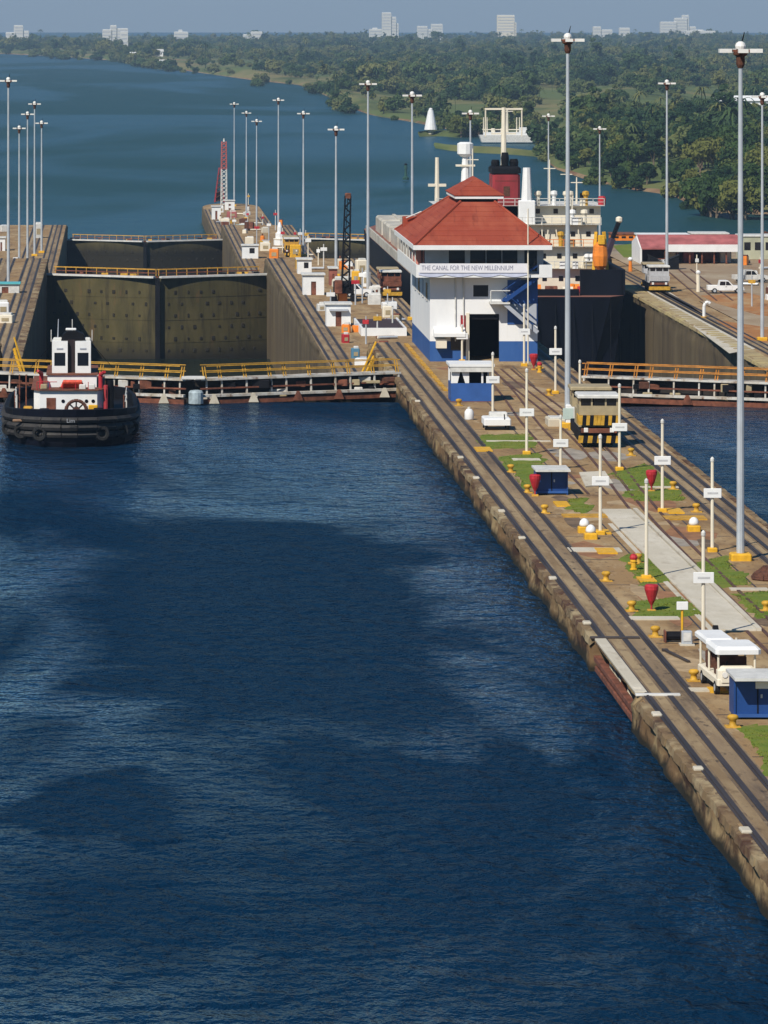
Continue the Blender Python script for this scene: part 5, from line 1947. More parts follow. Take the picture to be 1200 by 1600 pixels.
# bulwarks: dark right stern quarter, pale along the port side forward
MB().box(xm + 6.5, SX1 - .8, SY0 + 3, SY0 + 3.3, DK + .02, DK + 3.4).build('bulwark', HULL, sh)
MB().box(SX1 - .9, SX1 - .3, SY0 + 3.3, SY0 + 90, DK + .02, DK + 3.4).build('bulwark', HULL, sh)
MB().box(xm - 9, xm + 6.3, SY0 + 2.2, SY0 + 2.4, DK + .02, DK + .9).build('bulwark', HULL, sh)
MB().box(SX0 + .1, SX0 + .4, SY0 + 40, SY1 - 42, DK + .02, DK + 1.3).build('bulwark', PALE, sh)
for i in range(6):
    hc = MB().cbox(xm, SY0 + 62 + i * 21, DK + 1.3, 21, 17, 2.6, .3).build('hatch_cover', PALE, sh)
    for k in range(4):
        MB().cbox(xm - 7.5 + k * 5, SY0 + 62 + i * 21, DK + 2.72, .5, 16, .2).build('hatch_rib', PALE, hc)
# superstructure blocks with window rows
sp = link('superstructure', None, sh)
tiers = [(xm - 9.5, xm + 10.6, SY0 + 13, SY0 + 36, DK + .02, DK + 3.0), (xm - 9, xm + 10.2, SY0 + 13.5, SY0 + 35, DK + 3.02, DK + 5.9),
         (xm - 9, xm + 10.0, SY0 + 14.5, SY0 + 33, DK + 5.92, DK + 8.8), (xm - 11, xm + 10.8, SY0 + 18, SY0 + 31, DK + 8.82, DK + 11.2)]
for k, (a_, b_, c_, d_, e_, f_) in enumerate(tiers):
    w = MB().box(a_, b_, c_, d_, e_, f_).build('deckhouse', CREAM, sp)
    for i in range(9):
        x = a_ + 1.2 + i * (b_ - a_ - 2.4) / 8
        MB().box(x - .3, x + .3, c_ - .05, c_ - .005, e_ + 1.3, e_ + 1.95).build('window', DARKW, w)
    MB().box(a_ - .5, b_ + .5, c_ - 1.1, d_ + .5, f_ - .005, f_ + .015).build('walkway', PALE if k < 3 else WHITE2, sp)
    m = MB()
    m.box(a_ - .45, b_ + .45, c_ - 1.08, c_ - 1.02, f_ + .95, f_ + 1.03)
    m.box(a_ - .45, b_ + .45, c_ - 1.08, c_ - 1.02, f_ + .5, f_ + .56)
    for i in range(16):
        x = a_ - .4 + i * (b_ - a_ + .8) / 15
        m.box(x - .04, x + .04, c_ - 1.08, c_ - 1.02, f_, f_ + 1.0)
    m.build('handrail', WHITE2 if k != 1 else ORANGE, sp)
# funnel with dark vents on top
fu = link('funnel', None, sh)
p = at(787, 262, 12)
FX, FY = xm - 1.9, SY0 + 21
MB().cbox(FX, FY, 5.2, 3.7, 6.0, 9.0, .3).build('funnel_casing', mat('sooty_red_paint', (0.26, 0.024, 0.028), .65, .3, .6, stretch=(1, 1, .4)), fu)
MB().cbox(FX, FY, 10.1, 3.9, 6.2, .9, .25).build('funnel_top', BLACK, fu)
for (dx, dy, r_, h_) in ((-1.25, 0, .6, .9), (0, -.6, .55, 1.9), (1.25, 0, .65, 1.0), (.2, 1.8, .5, 1.2)):
    MB().lathe([(r_ * .9, 10.5), (r_, 10.5 + h_ * .6), (r_ * .8, 10.5 + h_)], 10, FX + dx, FY + dy).build('exhaust_pipe', BLACK, fu)
MB().box(FX - .4, FX + .45, FY - 3.06, FY - 3.005, 6.6, 7.9).build('louvre', BROWN, fu)
for z_ in (3.5, 5.5, 8.6):
    MB().box(FX - 1.55, FX + 1.55, FY - 3.03, FY - 3.005, z_, z_ + .06).build('plate_seam', BROWN, fu)
# masts, radar post and vents
for nm, px, bx, top, m_ in (('radar_mast', 727, None, 222, WHITE), ('signal_mast', 787, None, 168, CREAM), ('samson_post', 683, None, 246, CREAM), ('vent_tower', 823, None, 262, WHITE)):
    y = {'radar_mast': SY0 + 26, 'signal_mast': SY0 + 30, 'samson_post': SY0 + 60, 'vent_tower': SY0 + 16}[nm]
    x = (px - VX) * y / F
    ztop = CAM_Z - (top - VY) * y / F
    zb = {'samson_post': DK, 'vent_tower': DK + 8.8}.get(nm, DK + 11.2)
    g_ = link(nm, None, sh)
    r_ = {'radar_mast': .75, 'signal_mast': .5, 'samson_post': .5, 'vent_tower': .9}[nm]
    MB().tube((x, y, zb), (x, y, ztop - (2 if nm == 'radar_mast' else 0)), r_, r_ * .55, 8).build('mast_tube', m_, g_)
    if nm == 'radar_mast':
        MB().lathe([(.6, ztop - 2), (1.1, ztop - 1.6), (1.1, ztop - .2), (.7, ztop)], 12, x, y).build('radome', WHITE, g_)
        MB().cbox(x, y, ztop - 3.2, 2.6, 1.2, .25).build('platform', CREAM, g_)
    if nm == 'signal_mast':
        for z_, w_ in ((ztop - .2, 5.2), (ztop - 3.6, 3.4)):
            MB().cbox(x, y, z_, w_, .25, .25).build('yardarm', CREAM, g_)
        for s_ in (-1, 1):
            MB().tube((x + s_ * 2.5, y, ztop - 4), (x + s_ * 2.5, y, ztop - .2), .1, n=5).build('stay_post', CREAM, g_)
    if nm == 'samson_post':
        MB().cbox(x, y, ztop - 4, 2.6, .5, .4).build('crosstree', CREAM, g_)
        MB().cbox(x, y, DK + 5, 1.6, 1.6, 3.5).build('mast_house', CREAM, g_)
    if nm == 'vent_tower':
        MB().cbox(x, y, DK + 10.4, 2.2, 1.6, 3.2, .1).build('vent_house', WHITE, g_)
for i in range(26):
    k = i % 4
    a_, b_, c_, d_, e_, f_ = tiers[k]
    x = random.uniform(xm + 1.5, b_ - .6)
    kind = random.random()
    y = c_ - .6 if kind < .6 else c_ + .5
    zb = f_ + .02
    if kind < .45:
        MB().cbox(x, y, zb + .5, random.uniform(.5, 1.4), .7, 1.0, .08).build('deck_locker', random.choice([CREAM, WHITE, ORANGE, RUST, GREYM]), sp)
    elif kind < .8:
        MB().lathe([(.3, zb), (.28, zb + 1.2), (.5, zb + 1.5), (.45, zb + 1.9), (.1, zb + 2)], 8, x, y).build('cowl_vent', random.choice([CREAM, WHITE, YELD]), sp)
    else:
        MB().tube((x, y, zb), (x + random.uniform(-.4, .4), y, zb + random.uniform(2, 4)), .09, n=5).build('aerial', CREAM, sp)
for dx, hh in ((-6, 7.5), (4.5, 6.0), (6.8, 5), (8.2, 3.6)):
    MB().tube((xm + dx, SY0 + 24, DK + 11.2), (xm + dx, SY0 + 24, DK + 11.2 + hh), .16, .08, 6).build('stay_mast', CREAM, sh)
    MB().cbox(xm + dx, SY0 + 24, DK + 11.2 + hh * .8, 1.6, .12, .12).build('stay_arm', CREAM, sh)
for i in range(9):
    y = SY0 + 2.2
    MB().box(xm - 9 + i * 2.4, xm - 8.94 + i * 2.4, y - 2.15 + .02 * abs(i - 4), y - 1.9, WL, DK - .6).build('plate_seam', BLACK, sh)
# orange rescue boat davit and stern gear
p = at(915, 395, -2)
ob = link('lifeboat', None, sh, (xm + 9.6, SY0 + 7, DK + 5.0))
MB().lathe([(.15, -2.1), (.9, -1.3), (1.05, 0), (.9, 1.3), (.15, 2.1)], 10).build('boat_hull', ORANGE, ob)
MB().cbox(.1, -.5, 2.2, .9, .9, 1.2, .1).build('boat_cabin', YEL, ob)
m = MB()
beam(m, (-.9, .6, -3.5), (-.5, .4, 3.2), .3, .4)
beam(m, (1.1, .6, -3.5), (.5, .4, 3.2), .3, .4)
m.build('davit', YEL, ob)
for (dx, dy, r_, h_, m_) in ((-1, 6, .8, 1.2, RUST), (1.2, 6.5, .7, 1.0, CREAM), (3.2, 5.2, .8, 1.8, SIGNR), (-3.2, 7, .9, 1.1, ORANGE), (5, 6, .6, 1.0, RUST), (2, 8, .9, 1.5, ORANGE), (-5.2, 6, .7, 1.1, CREAM), (4.2, 8.2, .6, 2.2, CREAM)):
    w = link('mooring_winch', None, sh, (xm + 4 + dx, SY0 + dy, DK + .05))
    MB().tube((-r_, 0, r_ * .7), (r_, 0, r_ * .7), r_ * .62, n=10).build('drum', m_, w)
    MB().cbox(0, 0, h_ * .4, r_ * .5, r_ * 1.3, h_ * .8, .05).build('winch_frame', m_, w)
MB().lathe([(.5, 0), (.55, .9), (.4, 1.2)], 10, xm + 11.2, SY0 + 20).build('drum_barrel', SIGNR, sh, (0, 0, DK + 11.2))
MB().cbox(xm + 8.5, SY0 + 20, DK + 12, .5, .5, 1.6).build('lamp_box', BLACK, sh)

# ------------------------------------------------------------------ tug
TX, TY = -3.35, 346.0
tg = thing('tug', 'black hulled tug with white deckhouse and twin white wheelhouse columns', 'boat', (TX, TY, 0))


def tug_outline(t, infl=0.0):
    """half outline, bow towards the viewer"""
    o_ = []
    for y, f in ((-16.2 + (1 - t) * 1.4, .10), (-15.6 + (1 - t) * 1.2, .38), (-14.2 + (1 - t) * .9, .64), (-12, .84), (-9, .96), (-4, 1.0), (6, .98), (12, .86), (14, .6)):
        o_.append((f * (5.05 - .45 * (1 - t)) + infl, y - infl))
    return o_


rows = []
zs_ = [-1.2, .3, 1.3, 2.05]
for z, t_ in zip(zs_, (0, .55, .85, 1)):
    o_ = tug_outline(t_)
    rise = [(.75 * max(0, (-y - 4) / 12) if z > 1.0 else 0) for x, y in o_]
    rows.append([(x, y, z + r_) for (x, y), r_ in zip(o_, rise)] + [(-x, y, z + r_) for (x, y), r_ in reversed(list(zip(o_, rise)))])
n = len(rows[0])
m = MB()
fs = []
for k in range(3):
    for i in range(n):
        j = (i + 1) % n
        fs.append((k * n + i, k * n + j, (k + 1) * n + j, (k + 1) * n + i))
m.add([p for r_ in rows for p in r_], fs)
m.build('hull', HULL, tg)
# inside of bulwark and deck
m = MB()
ins = [[(x * .94, y * .97, z) for x, y, z in rows[3]], [(x * .94, y * .97, 1.15 + (.4 if y < -6 else 0)) for x, y, z in rows[3]]]
m.add(rows[3] + ins[0] + ins[1], [(i, (i + 1) % n, n + (i + 1) % n, n + i) for i in range(n)] + [(n + i, n + (i + 1) % n, 2 * n + (i + 1) % n, 2 * n + i) for i in range(n)] + [tuple(range(2 * n, 3 * n))])
m.build('bulwark', BLACK, tg)
# rubber fender strakes round the bow
for z, r_ in ((.45, .22), (1.0, .26), (1.55, .22)):
    m = MB()
    o_ = tug_outline(.55 + z * .25, .08)
    ring = [(x, y, z + .5 * max(0, (-y - 4) / 12)) for x, y in o_]
    full = [(-x, y, z2) for x, y, z2 in reversed(ring)] + ring
    for a_, b_ in zip(full, full[1:]):
        m.tube(a_, b_, r_, n=6)
    m.build('fender_strake', mat('scuffed_rubber', (.018, .017, .018), .8, .5, 1, col2=(.05, .045, .04)), tg)
for i, (x, y) in enumerate([(-3.6, -13.4), (-2.2, -15.2), (2.4, -15.0), (3.8, -13.0), (4.6, -10.6), (-4.6, -10.6)]):
    tw = link('tyre_fender', None, tg, (x, y - .25, 1.0))
    tw.rotation_euler = (R(90), 0, math.atan2(x, -y + 0) * 1.2)
    q = []
    m = MB()
    for k in range(12):
        a0, a1 = k * math.pi / 6, (k + 1) * math.pi / 6
        m.tube((.42 * math.cos(a0), .42 * math.sin(a0), 0), (.42 * math.cos(a1), .42 * math.sin(a1), 0), .16, n=6)
    m.build('tyre', TYRE, tw)
for a_ in [(-4.2, -3.4, 1.85), (-2.3, -1.0, 2.1)]:
    m = MB()
    m.cbox((a_[0] + a_[1]) / 2, -13.9 - (a_[1] + 3.4) * .55, a_[2], a_[1] - a_[0], .3, .14, .04)
    m.build('rope_guard', mat('worn_tan_timber', (.25, .15, .09), .85, .3, 2), tg)
lettering(tg, 'Lim', .42, mat('dull_white_lettering', (.28, .29, .31), .7, .3, 4), (.1, -16.62, 2.05), (R(88), 0, 0))
# lower deckhouse
dh = link('deckhouse', None, tg)
MB().prism([(-2.75, -7.4), (-2.3, -8.2), (2.0, -8.2), (2.4, -7.4), (2.4, 4), (-2.75, 4)], 1.1, 3.55, 'z').build('house_wall', WHITE, dh)
MB().box(-1.8, -1.1, -8.24, -8.205, 1.7, 3.0).build('door', RUST, dh)
for x in (-.55, 1.2, 1.7):
    MB().tube((x, -8.23, 2.75), (x, -8.205, 2.75), .14, n=10).build('porthole', DARKW, dh)
MB().prism([(-2.95, -7.5), (-2.4, -8.45), (2.1, -8.45), (2.55, -7.5), (2.55, 4.2), (-2.95, 4.2)], 3.552, 3.62, 'z').build('house_roof', RUST, dh)
uh = link('upper_house', None, tg)
MB().prism([(-1.75, -6.2), (1.95, -6.2), (1.95, 2), (-1.75, 2)], 3.63, 4.55, 'z').build('house_wall', WHITE, uh)
MB().box(-1.85, 2.05, -6.35, 2.2, 4.552, 4.62).build('house_roof', RUST, uh)
lr = link('life_raft', None, tg, (.15, -7.3, 3.95))
m = MB()
for k in range(5):
    m.tube((-.9 + .05 * k, .3 - .15 * k, -.3 + .12 * k), (.9 - .05 * k, .3 - .15 * k, -.3 + .12 * k), .16, n=8)
m.build('raft_cover', mat('raft_orange_red', (.62, .07, .03), .6, .3, 5), lr)
MB().cbox(0, .3, -.3, 2.0, .5, .12).build('cradle', RUST, lr)
# wheelhouse: two white columns with windows, dark gap between, dark canopy above
whs = link('wheelhouse', None, tg)
for s_, cx in ((-1, -.80), (1, .95)):
    x0, x1 = cx - .62, cx + .56
    cl = MB()
    cl.box(x0, x1, -5.3, -3.0, 4.62, 5.15)
    cl.box(x0, x1, -5.3, -3.0, 6.15, 7.0)
    for (xa, ya) in ((x0, -5.3), (x1 - .17, -5.3), (x0, -3.17), (x1 - .17, -3.17)):
        cl.box(xa, xa + .17, ya, ya + .17, 5.15, 6.15)
    cl.build('column', WHITE, whs)
    MB().box(x0 + .18, x1 - .18, -5.24, -5.2, 5.16, 6.14).build('window', DARKW, whs)
    MB().box(x0 + .04, x0 + .08, -5.1, -3.2, 5.16, 6.14).build('window', DARKW, whs)
    MB().box(x1 - .08, x1 - .04, -5.1, -3.2, 5.16, 6.14).build('window', DARKW, whs)
    MB().box(x0 + .35, x1 - .35, -5.34, -5.302, 6.4, 6.52).build('name_plate', GREYW, whs)
    MB().cbox(cx + s_ * .2, -4.2, 7.1, .7, .8, .25, .08).build('column_cap', WHITE2, whs)
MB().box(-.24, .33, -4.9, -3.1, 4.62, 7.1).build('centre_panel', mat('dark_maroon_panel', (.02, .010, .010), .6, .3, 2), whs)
MB().prism([(-.75, 7.05), (1.1, 7.05), (.95, 7.5), (.4, 7.75), (-.3, 7.7), (-.6, 7.45)], -4.7, -3.2).build('canopy', BLACK, whs)
MB().cbox(0, -4.0, 7.85, .8, .4, .14, .04).build('radar_scanner', WHITE, whs)
MB().tube((-1.0, -4, 7.0), (-.95, -4, 8.6), .05, .03, 6).build('aerial', GREYW, whs)
# red fire monitors, rails and yellow gear
for x, y, h_ in ((-2.2, -6.9, 1.1), (2.25, -6.6, 1.0)):
    fm = link('fire_monitor', None, tg, (x, y, 3.62))
    MB().tube((0, 0, 0), (0, 0, h_), .16, n=8).build('riser', SIGNR, fm)
    MB().tube((0, 0, h_), (-.25 if x < 0 else .3, -.7, h_ + .25), .17, .11, 8).build('nozzle', SIGNR, fm)
MB().tube((2.65, -7.6, 1.2), (2.65, -7.6, 3.9), .17, n=8).build('red_post', REDP, tg)
MB().tube((3.0, -7.2, 1.2), (3.0, -7.2, 4.2), .24, n=8).build('dark_post', BLACK, tg)
MB().cbox(1.7, -8.6, 2.0, .7, .5, 1.0, .05).build('locker', YEL, tg)
MB().cbox(-3.2, -8, 1.9, .7, .9, .9, .08).build('locker', YEL2, tg)
MB().cbox(-3.4, -9.5, 1.6, .8, .9, .7, .1).build('locker', WHITE2, tg)
m = MB()
for i in range(6):
    x = -2.5 + i * .96
    m.tube((x, -8.3, 3.6), (x, -8.3, 4.2), .03, n=5)
m.tube((-2.5, -8.3, 4.2), (-1.0, -8.3, 4.2), .03, n=5)
m.build('handrail', SIGNR, tg)
m = MB()
for x in (-3.9, -3.4):
    m.tube((x, -4, 1.2), (x, -4, 4.4), .05, n=5)
m.build('davit', RUST, tg)
for i, (x, y) in enumerate([(-4.0, -9), (-4.2, -6), (-4.2, -2), (4.0, -9), (4.2, -6), (4.2, -2)]):
    MB().tube((x, y, 1.2), (x, y, 3.3), .05, n=5).build('stanchion', RUST if i % 2 else WHITE2, tg)
for x in (-4.1, 4.1):
    m = MB()
    m.tube((x, -9, 3.25), (x * 1.03, -2, 3.25), .035, n=5)
    m.tube((x, -9, 2.8), (x * 1.03, -2, 2.8), .035, n=5)
    m.build('side_rail', WHITE2, tg)
for (x, y, r_) in ((-1.9, -11.5, .35), (2.1, -11.2, .35), (-1.2, -13.2, .28), (1.4, -13.2, .28)):
    MB().lathe([(r_, 1.5), (r_ * .7, 1.7), (r_ * .7, 2.25), (r_, 2.35), (r_, 2.5), (.05, 2.52)], 10, x, y).build('mooring_bitt', BLACK, tg)
for k in range(4):
    m = MB()
    for q in range(12):
        a0, a1 = q * math.pi / 6, (q + 1) * math.pi / 6
        r_ = .7 - .06 * k
        m.tube((-2.9 + r_ * math.cos(a0), -10.4 + r_ * math.sin(a0), 1.65 + .13 * k), (-2.9 + r_ * math.cos(a1), -10.4 + r_ * math.sin(a1), 1.65 + .13 * k), .08, n=5)
    m.build('rope_coil', mat('manila_rope', (.32, .24, .13), .9, .2, 5), tg)
for x, z0 in ((-1.5, 6.9), (1.6, 6.9), (.1, 7.7)):
    MB().tube((x, -4.1, z0), (x, -4.1, z0 + .9), .03, n=5).build('aerial', WHITE2, whs)
m = MB()
m.tube((.1, -4.1, 8.4), (-3.2, 2, 4.4), .025, n=4)
m.tube((.1, -4.1, 8.4), (3.2, 2, 4.4), .025, n=4)
m.build('rigging', BLACK, tg)
for x in (-2.0, .9, 1.6):
    MB().cbox(x, -7.6, 3.8, .5, .4, .35, .05).build('deck_locker', random.choice([WHITE2, GREYM]), tg)
# towing winch in front of the house: a spoked drum
tw = link('towing_winch', None, tg, (.45, -9.6, 2.15))
for k in range(14):
    a0, a1 = k * math.pi / 7, (k + 1) * math.pi / 7
    m = MB()
    m.tube((.78 * math.cos(a0), 0, .78 * math.sin(a0)), (.78 * math.cos(a1), 0, .78 * math.sin(a1)), .14, n=6)
    m.build('rim', BROWN, tw)
for k in range(4):
    m = MB()
    m.tube((-.72 * math.cos(k * .785), 0, -.72 * math.sin(k * .785)), (.72 * math.cos(k * .785), 0, .72 * math.sin(k * .785)), .06, n=5)
    m.build('spoke', BLACK, tw)
MB().tube((0, -.3, 0), (0, .5, 0), .3, n=10).build('hub', BROWN, tw)
MB().cbox(0, .5, -.7, 1.6, .5, .5, .05).build('winch_bed', BLACK, tw)

# ------------------------------------------------------------------ far land
SHORE = [(-700, 78), (-200, 82), (0, 84), (90, 88), (180, 95), (240, 102), (300, 112), (400, 126), (470, 133), (510, 150), (545, 168), (580, 180), (640, 190),
         (690, 200), (730, 208), (840, 222), (862, 262), (920, 282), (980, 295), (1050, 305), (1090, 325), (1130, 334), (1200, 335), (1500, 342), (2000, 350)]
SXs = [a for a, _ in SHORE]
SYs = [b for _, b in SHORE]


def shore_d(px):
    y = np.interp(px, SXs, SYs) - VY
    return (y - np.sqrt(y * y - 4 * F * F * (CAM_Z - ZS) / RE2)) / (2 * F / RE2)


def land_z(px, d):
    """height of the land above sea level at bearing px and distance d"""
    ds = shore_d(px)
    t = np.clip((d - ds) / 140.0, 0, 1)
    base = 1.6 * np.clip((d - ds) / 25.0, -1, 1) + 1.5 * t
    hills = 1.0 * np.clip((d - 3500) / 4500, 0, 1) + 2.0 * np.sin(px * .011 + d * .0011) * t + 1.5 * np.sin(px * .027 - d * .0023) * t
    return base + hills * t


ups = np.linspace(-700, 2000, 240)
vv = np.linspace(0, 1, 90)
U, V = np.meshgrid(ups, vv)
DS = shore_d(U)
Dg = (DS - 40) * (9800 / (DS - 40)) ** (V ** 1.25)
Zg = ZS + land_z(U, Dg) - Dg ** 2 / RE2
P = np.stack([(U - VX) * Dg / F, Dg, Zg], -1)
o = link('terrain', grid_mesh('terrain', P, 240, 90, LAND, True))
tag(o, kind='structure')
# sandy shore ribbon just above the water
rw = []
for k, dd in enumerate((-10, 1, 7, 15)):
    d = shore_d(ups) + dd * (1 + .5 * np.sin(ups * .05))
    z = ZS + land_z(ups, d) - d ** 2 / RE2 + (.12 if k in (1, 2) else -.6)
    rw.append(np.stack([(ups - VX) * d / F, d, z], -1))
o = link('beach', grid_mesh('beach', np.array(rw), 240, 4, SAND, True))
tag(o, kind='structure')


def land_point(px, py):
    """walk the sight line down to the land sheet"""
    d = F * (CAM_Z - (ZS + 3)) / (py - VY)
    for _ in range(12):
        z = ZS + float(land_z(px, d)) - d * d / RE2
        d = F * (CAM_Z - z) / (py - VY)
        d = min(max(d, 300), 9500)
    return Vector(((px - VX) * d / F, d, ZS + float(land_z(px, d)) - d * d / RE2))


# low spits in the bay
def spit(name, pts_, w):
    vs = []
    c = [at(x, y, ZS) for x, y in pts_]
    rows = []
    for i, p in enumerate(c):
        f_ = math.sin(math.pi * (i + .35) / (len(c) - .3))
        ww = w * max(.15, f_)
        rows.append([(p.x + 2 * noise.noise((i, k, 3)), p.y + k * ww, ZS + (1.7 - 2.6 * abs(k) ** 2) + .3 * noise.noise((i * 2., k, 1))) for k in (-1, -.6, -.2, .2, .6, 1)])
    o = link(name, grid_mesh(name, np.array(rows), 6, len(rows), LAND, True))
    tag(o, kind='structure')


spit('spit', [(655, 211), (672, 209), (690, 209), (705, 210), (720, 210), (740, 209), (765, 208)], 26)
spit('spit', [(680, 229), (700, 232), (725, 234), (750, 235), (775, 236), (800, 238), (830, 241), (850, 246)], 22)

# white conical beacon on the spit
p = at(673, 206, ZS + 1.2)
t = thing('day_beacon', 'white cone shaped day beacon at the end of the low spit', 'beacon', p)
h = (206 - 170) / scale_at(p)
MB().lathe([(2.9, 1.0), (1.2, h * .93), (.9, h * .93), (.9, h), (.3, h + .4)], 14).build('cone', WHITE, t)
MB().tube((0, 0, -1), (0, 0, 1.2), 1.3, n=8).build('plinth', SLAB, t)

# white vessel with gantry moored behind the spit
p = at(800, 222, ZS)
t = thing('dredger', 'white moored vessel with goalpost gantry behind the control house funnel', 'boat', p)
s_ = scale_at(p)
MB().prism([(-13, 0), (13, 0), (14.5, 3), (-14, 3)], -3, 3).build('hull', WHITE2, t)
MB().box(-12, 14, -2.5, 2.5, 3.01, 4.2).build('deckhouse', WHITE, t)
MB().box(3, 7, -2, 2, 4.21, 6.2).build('wheelhouse', WHITE, t)
for x in (-12, -10.5, 2, 3.2):
    MB().tube((x, 0, 4), (x, 0, 10.5), .28, .2, 6).build('gantry_post', CREAM, t)
MB().box(-12.5, 15, -.3, .3, 5.1, 5.5).build('gantry_beam', CREAM, t)
MB().tube((-2, 0, 4), (-2, 0, 14), .6, .35, 8).build('mast', CREAM, t)
MB().cbox(-2, 0, 13, 5, .4, .4).build('yardarm', CREAM, t)
for x in (-8, -4, 9):
    MB().cbox(x, 0, 5, 1.6, 3, 1.6, .2).build('deck_box', random.choice([RUST, WHITE, CREAM]), t)

# buoy off the approach
p = at(634, 281, ZS)
t = thing('buoy', 'small dark green buoy on the sea left of the control house', 'buoy', p)
MB().lathe([(1.0, 0), (1.1, .8), (.5, 1.2), (.35, 3.6), (.6, 3.7), (.5, 4.8), (.1, 5)], 10).build('float', mat('buoy_green', (.02, .07, .05), .6, .2, 1), t)
MB().lathe([(.5, 4.9), (.5, 5.3), (.1, 5.5)], 8).build('lantern', BLACK, t)


# ------------------------------------------------------------------ skyline buildings
def tower(label, px, py, wpx, hpx, d, blocks, m=WHITE2):
    z = ZS + float(land_z(px, d)) - d * d / RE2
    s_ = F / d
    t = thing('skyline_building', label, 'building', ((px - VX) * d / F, d, z), 0, 'white buildings on the skyline')
    ztop = CAM_Z - (py - hpx - VY) * d / F - z
    for k, (a_, b_, f_) in enumerate(blocks):
        x0, x1 = (a_ - .5) * wpx / s_, (b_ - .5) * wpx / s_
        h_ = ztop * 1.0 - hpx / s_ * (1 - f_)
        bo = MB().box(x0 + .01 * k, x1, k * 2.0, 14 + k * 3.0, 0, h_).build('block', m, t)
        MB().box(x0 + .5, x1 - .5, k * 2.0 + .5, 12 + k * 3, h_, h_ + .8).build('roof_edge', WHITE, bo)
        nfl = max(1, int(h_ / 7))
        for i in range(min(6, nfl)):
            zz = h_ - 4.5 - i * 5.5
            if zz > 2:
                MB().box(x0 + 1, x1 - 1, k * 2.0 - .15, k * 2.0 - .02, zz, zz + 1.4).build('window_band', GREYW, bo)


for a_ in [
    ('white skyline building in three steps at the far left', 27, 62, 36, 22, 8200, [(0, .4, .5), (.35, .75, 1), (.7, 1, .6)]),
    ('white skyline buildings left of the nearer white house', 180, 56, 40, 16, 7600, [(0, .35, .6), (.3, .55, 1), (.5, 1, .7)]),
    ('narrow white tower block below the left skyline', 194, 66, 12, 16, 6200, [(0, 1, 1), (.2, .6, .8)]),
    ('low white skyline shed with roof above the left wood', 283, 55, 22, 8, 7800, [(0, 1, .6), (.3, .6, 1)]),
    ('low white skyline building between the left shed and tower', 395, 60, 30, 10, 7600, [(0, .5, .6), (.4, 1, 1)]),
    ('tall white tower block highest on the skyline', 610, 54, 26, 34, 8400, [(0, .55, 1), (.5, .85, .8), (.8, 1, .5)]),
    ('low white annex left of the tall tower block', 590, 54, 26, 10, 8500, [(0, 1, .8), (.2, .5, 1)]),
    ('pale block right of the tall tower on the skyline', 672, 54, 40, 16, 9000, [(0, .4, .8), (.35, .6, .5), (.55, 1, 1)]),
    ('cream tower block above the right wood on the skyline', 792, 52, 30, 28, 8600, [(0, .9, 1), (.85, 1, .6)], CREAM),
    ('low white skyline houses between the cream tower and hill block', 942, 54, 30, 12, 8200, [(0, .4, 1), (.35, 1, .6)]),
    ('small white skyline house left of the pinkish block', 976, 54, 16, 10, 8200, [(0, 1, 1), (.2, .5, .7)]),
    ('wide pinkish white skyline block at the right', 1060, 54, 56, 30, 8600, [(0, .45, .65), (.4, .75, .85), (.62, .8, 1), (.8, 1, .4)]),
    ('long low pale building at the foot of the pinkish block', 1095, 56, 46, 9, 8000, [(0, 1, .8), (.3, .6, 1)]),
]:
    tower(*a_)


def house(label, px, py, w, h, roofm, d_=12):
    p = land_point(px, py)
    t = thing('shore_house', label, 'house', p)
    MB().box(-w / 2, w / 2, 0, d_, -1, h).build('wall', WHITE, t)
    MB().prism([(-.8, h), (d_ / 2, h + 2.6), (d_ + .8, h)], -w / 2 - .6, w / 2 + .6, 'x').build('roof', roofm, t)
    n = max(2, int(w / 5))
    for i in range(n):
        x = -w / 2 + (i + .5) * w / n
        MB().box(x - .6, x + .6, -.06, -.005, h * .4, h * .75).build('window', DARKW, t)


house('narrow white shore house standing at the far left beach', 208, 100, 6, 8, WHITE)
house('white gabled shore house right of the narrow one', 249, 88, 8, 5, WHITE2)
house('low white shore house before the gabled one', 256, 95, 8, 4, WHITE)
house('long white hall half hidden among the trees at the right edge', 1172, 173, 34, 5, WHITE)
house('white hall end block at the left of the long hall', 1138, 173, 8, 5, WHITE2)

# ------------------------------------------------------------------ trees
def crown_arrays(seed, nclump, nleaf, r, h, base, leaf):
    g = np.random.default_rng(seed)
    V_, Q_ = [], []
    cs = []
    while len(cs) < nclump:
        u = g.uniform(-1, 1, 3)
        if np.dot(u, u) > 1 or (u[2] < -.2 and np.dot(u[:2], u[:2]) < .3):
            continue
        cs.append(u)
    cs = np.array(cs) * np.array([r * .78, r * .78, h * .5 * .8]) + np.array([0, 0, base + h * .5])
    cr = g.uniform(.24, .42, nclump) * r
    n = nclump * nleaf
    d = g.normal(size=(n, 3))
    d /= np.linalg.norm(d, axis=1, keepdims=True)
    d[:, 2] = np.abs(d[:, 2]) * np.where(g.random(n) < .75, 1, -1)
    ci = np.repeat(np.arange(nclump), nleaf)
    pos = cs[ci] + d * (cr[ci] * g.uniform(.75, 1.08, n))[:, None] * np.array([1, 1, .8])
    nr = d + g.normal(scale=.45, size=(n, 3))
    nr /= np.linalg.norm(nr, axis=1, keepdims=True)
    ref = g.normal(size=(n, 3))
    t1 = np.cross(nr, ref)
    t1 /= np.linalg.norm(t1, axis=1, keepdims=True)
    t2 = np.cross(nr, t1)
    sz = leaf * g.uniform(.6, 1.3, n)[:, None]
    q = np.stack([pos - t1 * sz - t2 * sz * .3, pos + t2 * sz * .75 - t1 * sz * .1, pos + t1 * sz + t2 * sz * .25, pos - t2 * sz * .75], 1)
    return q.reshape(-1, 3)


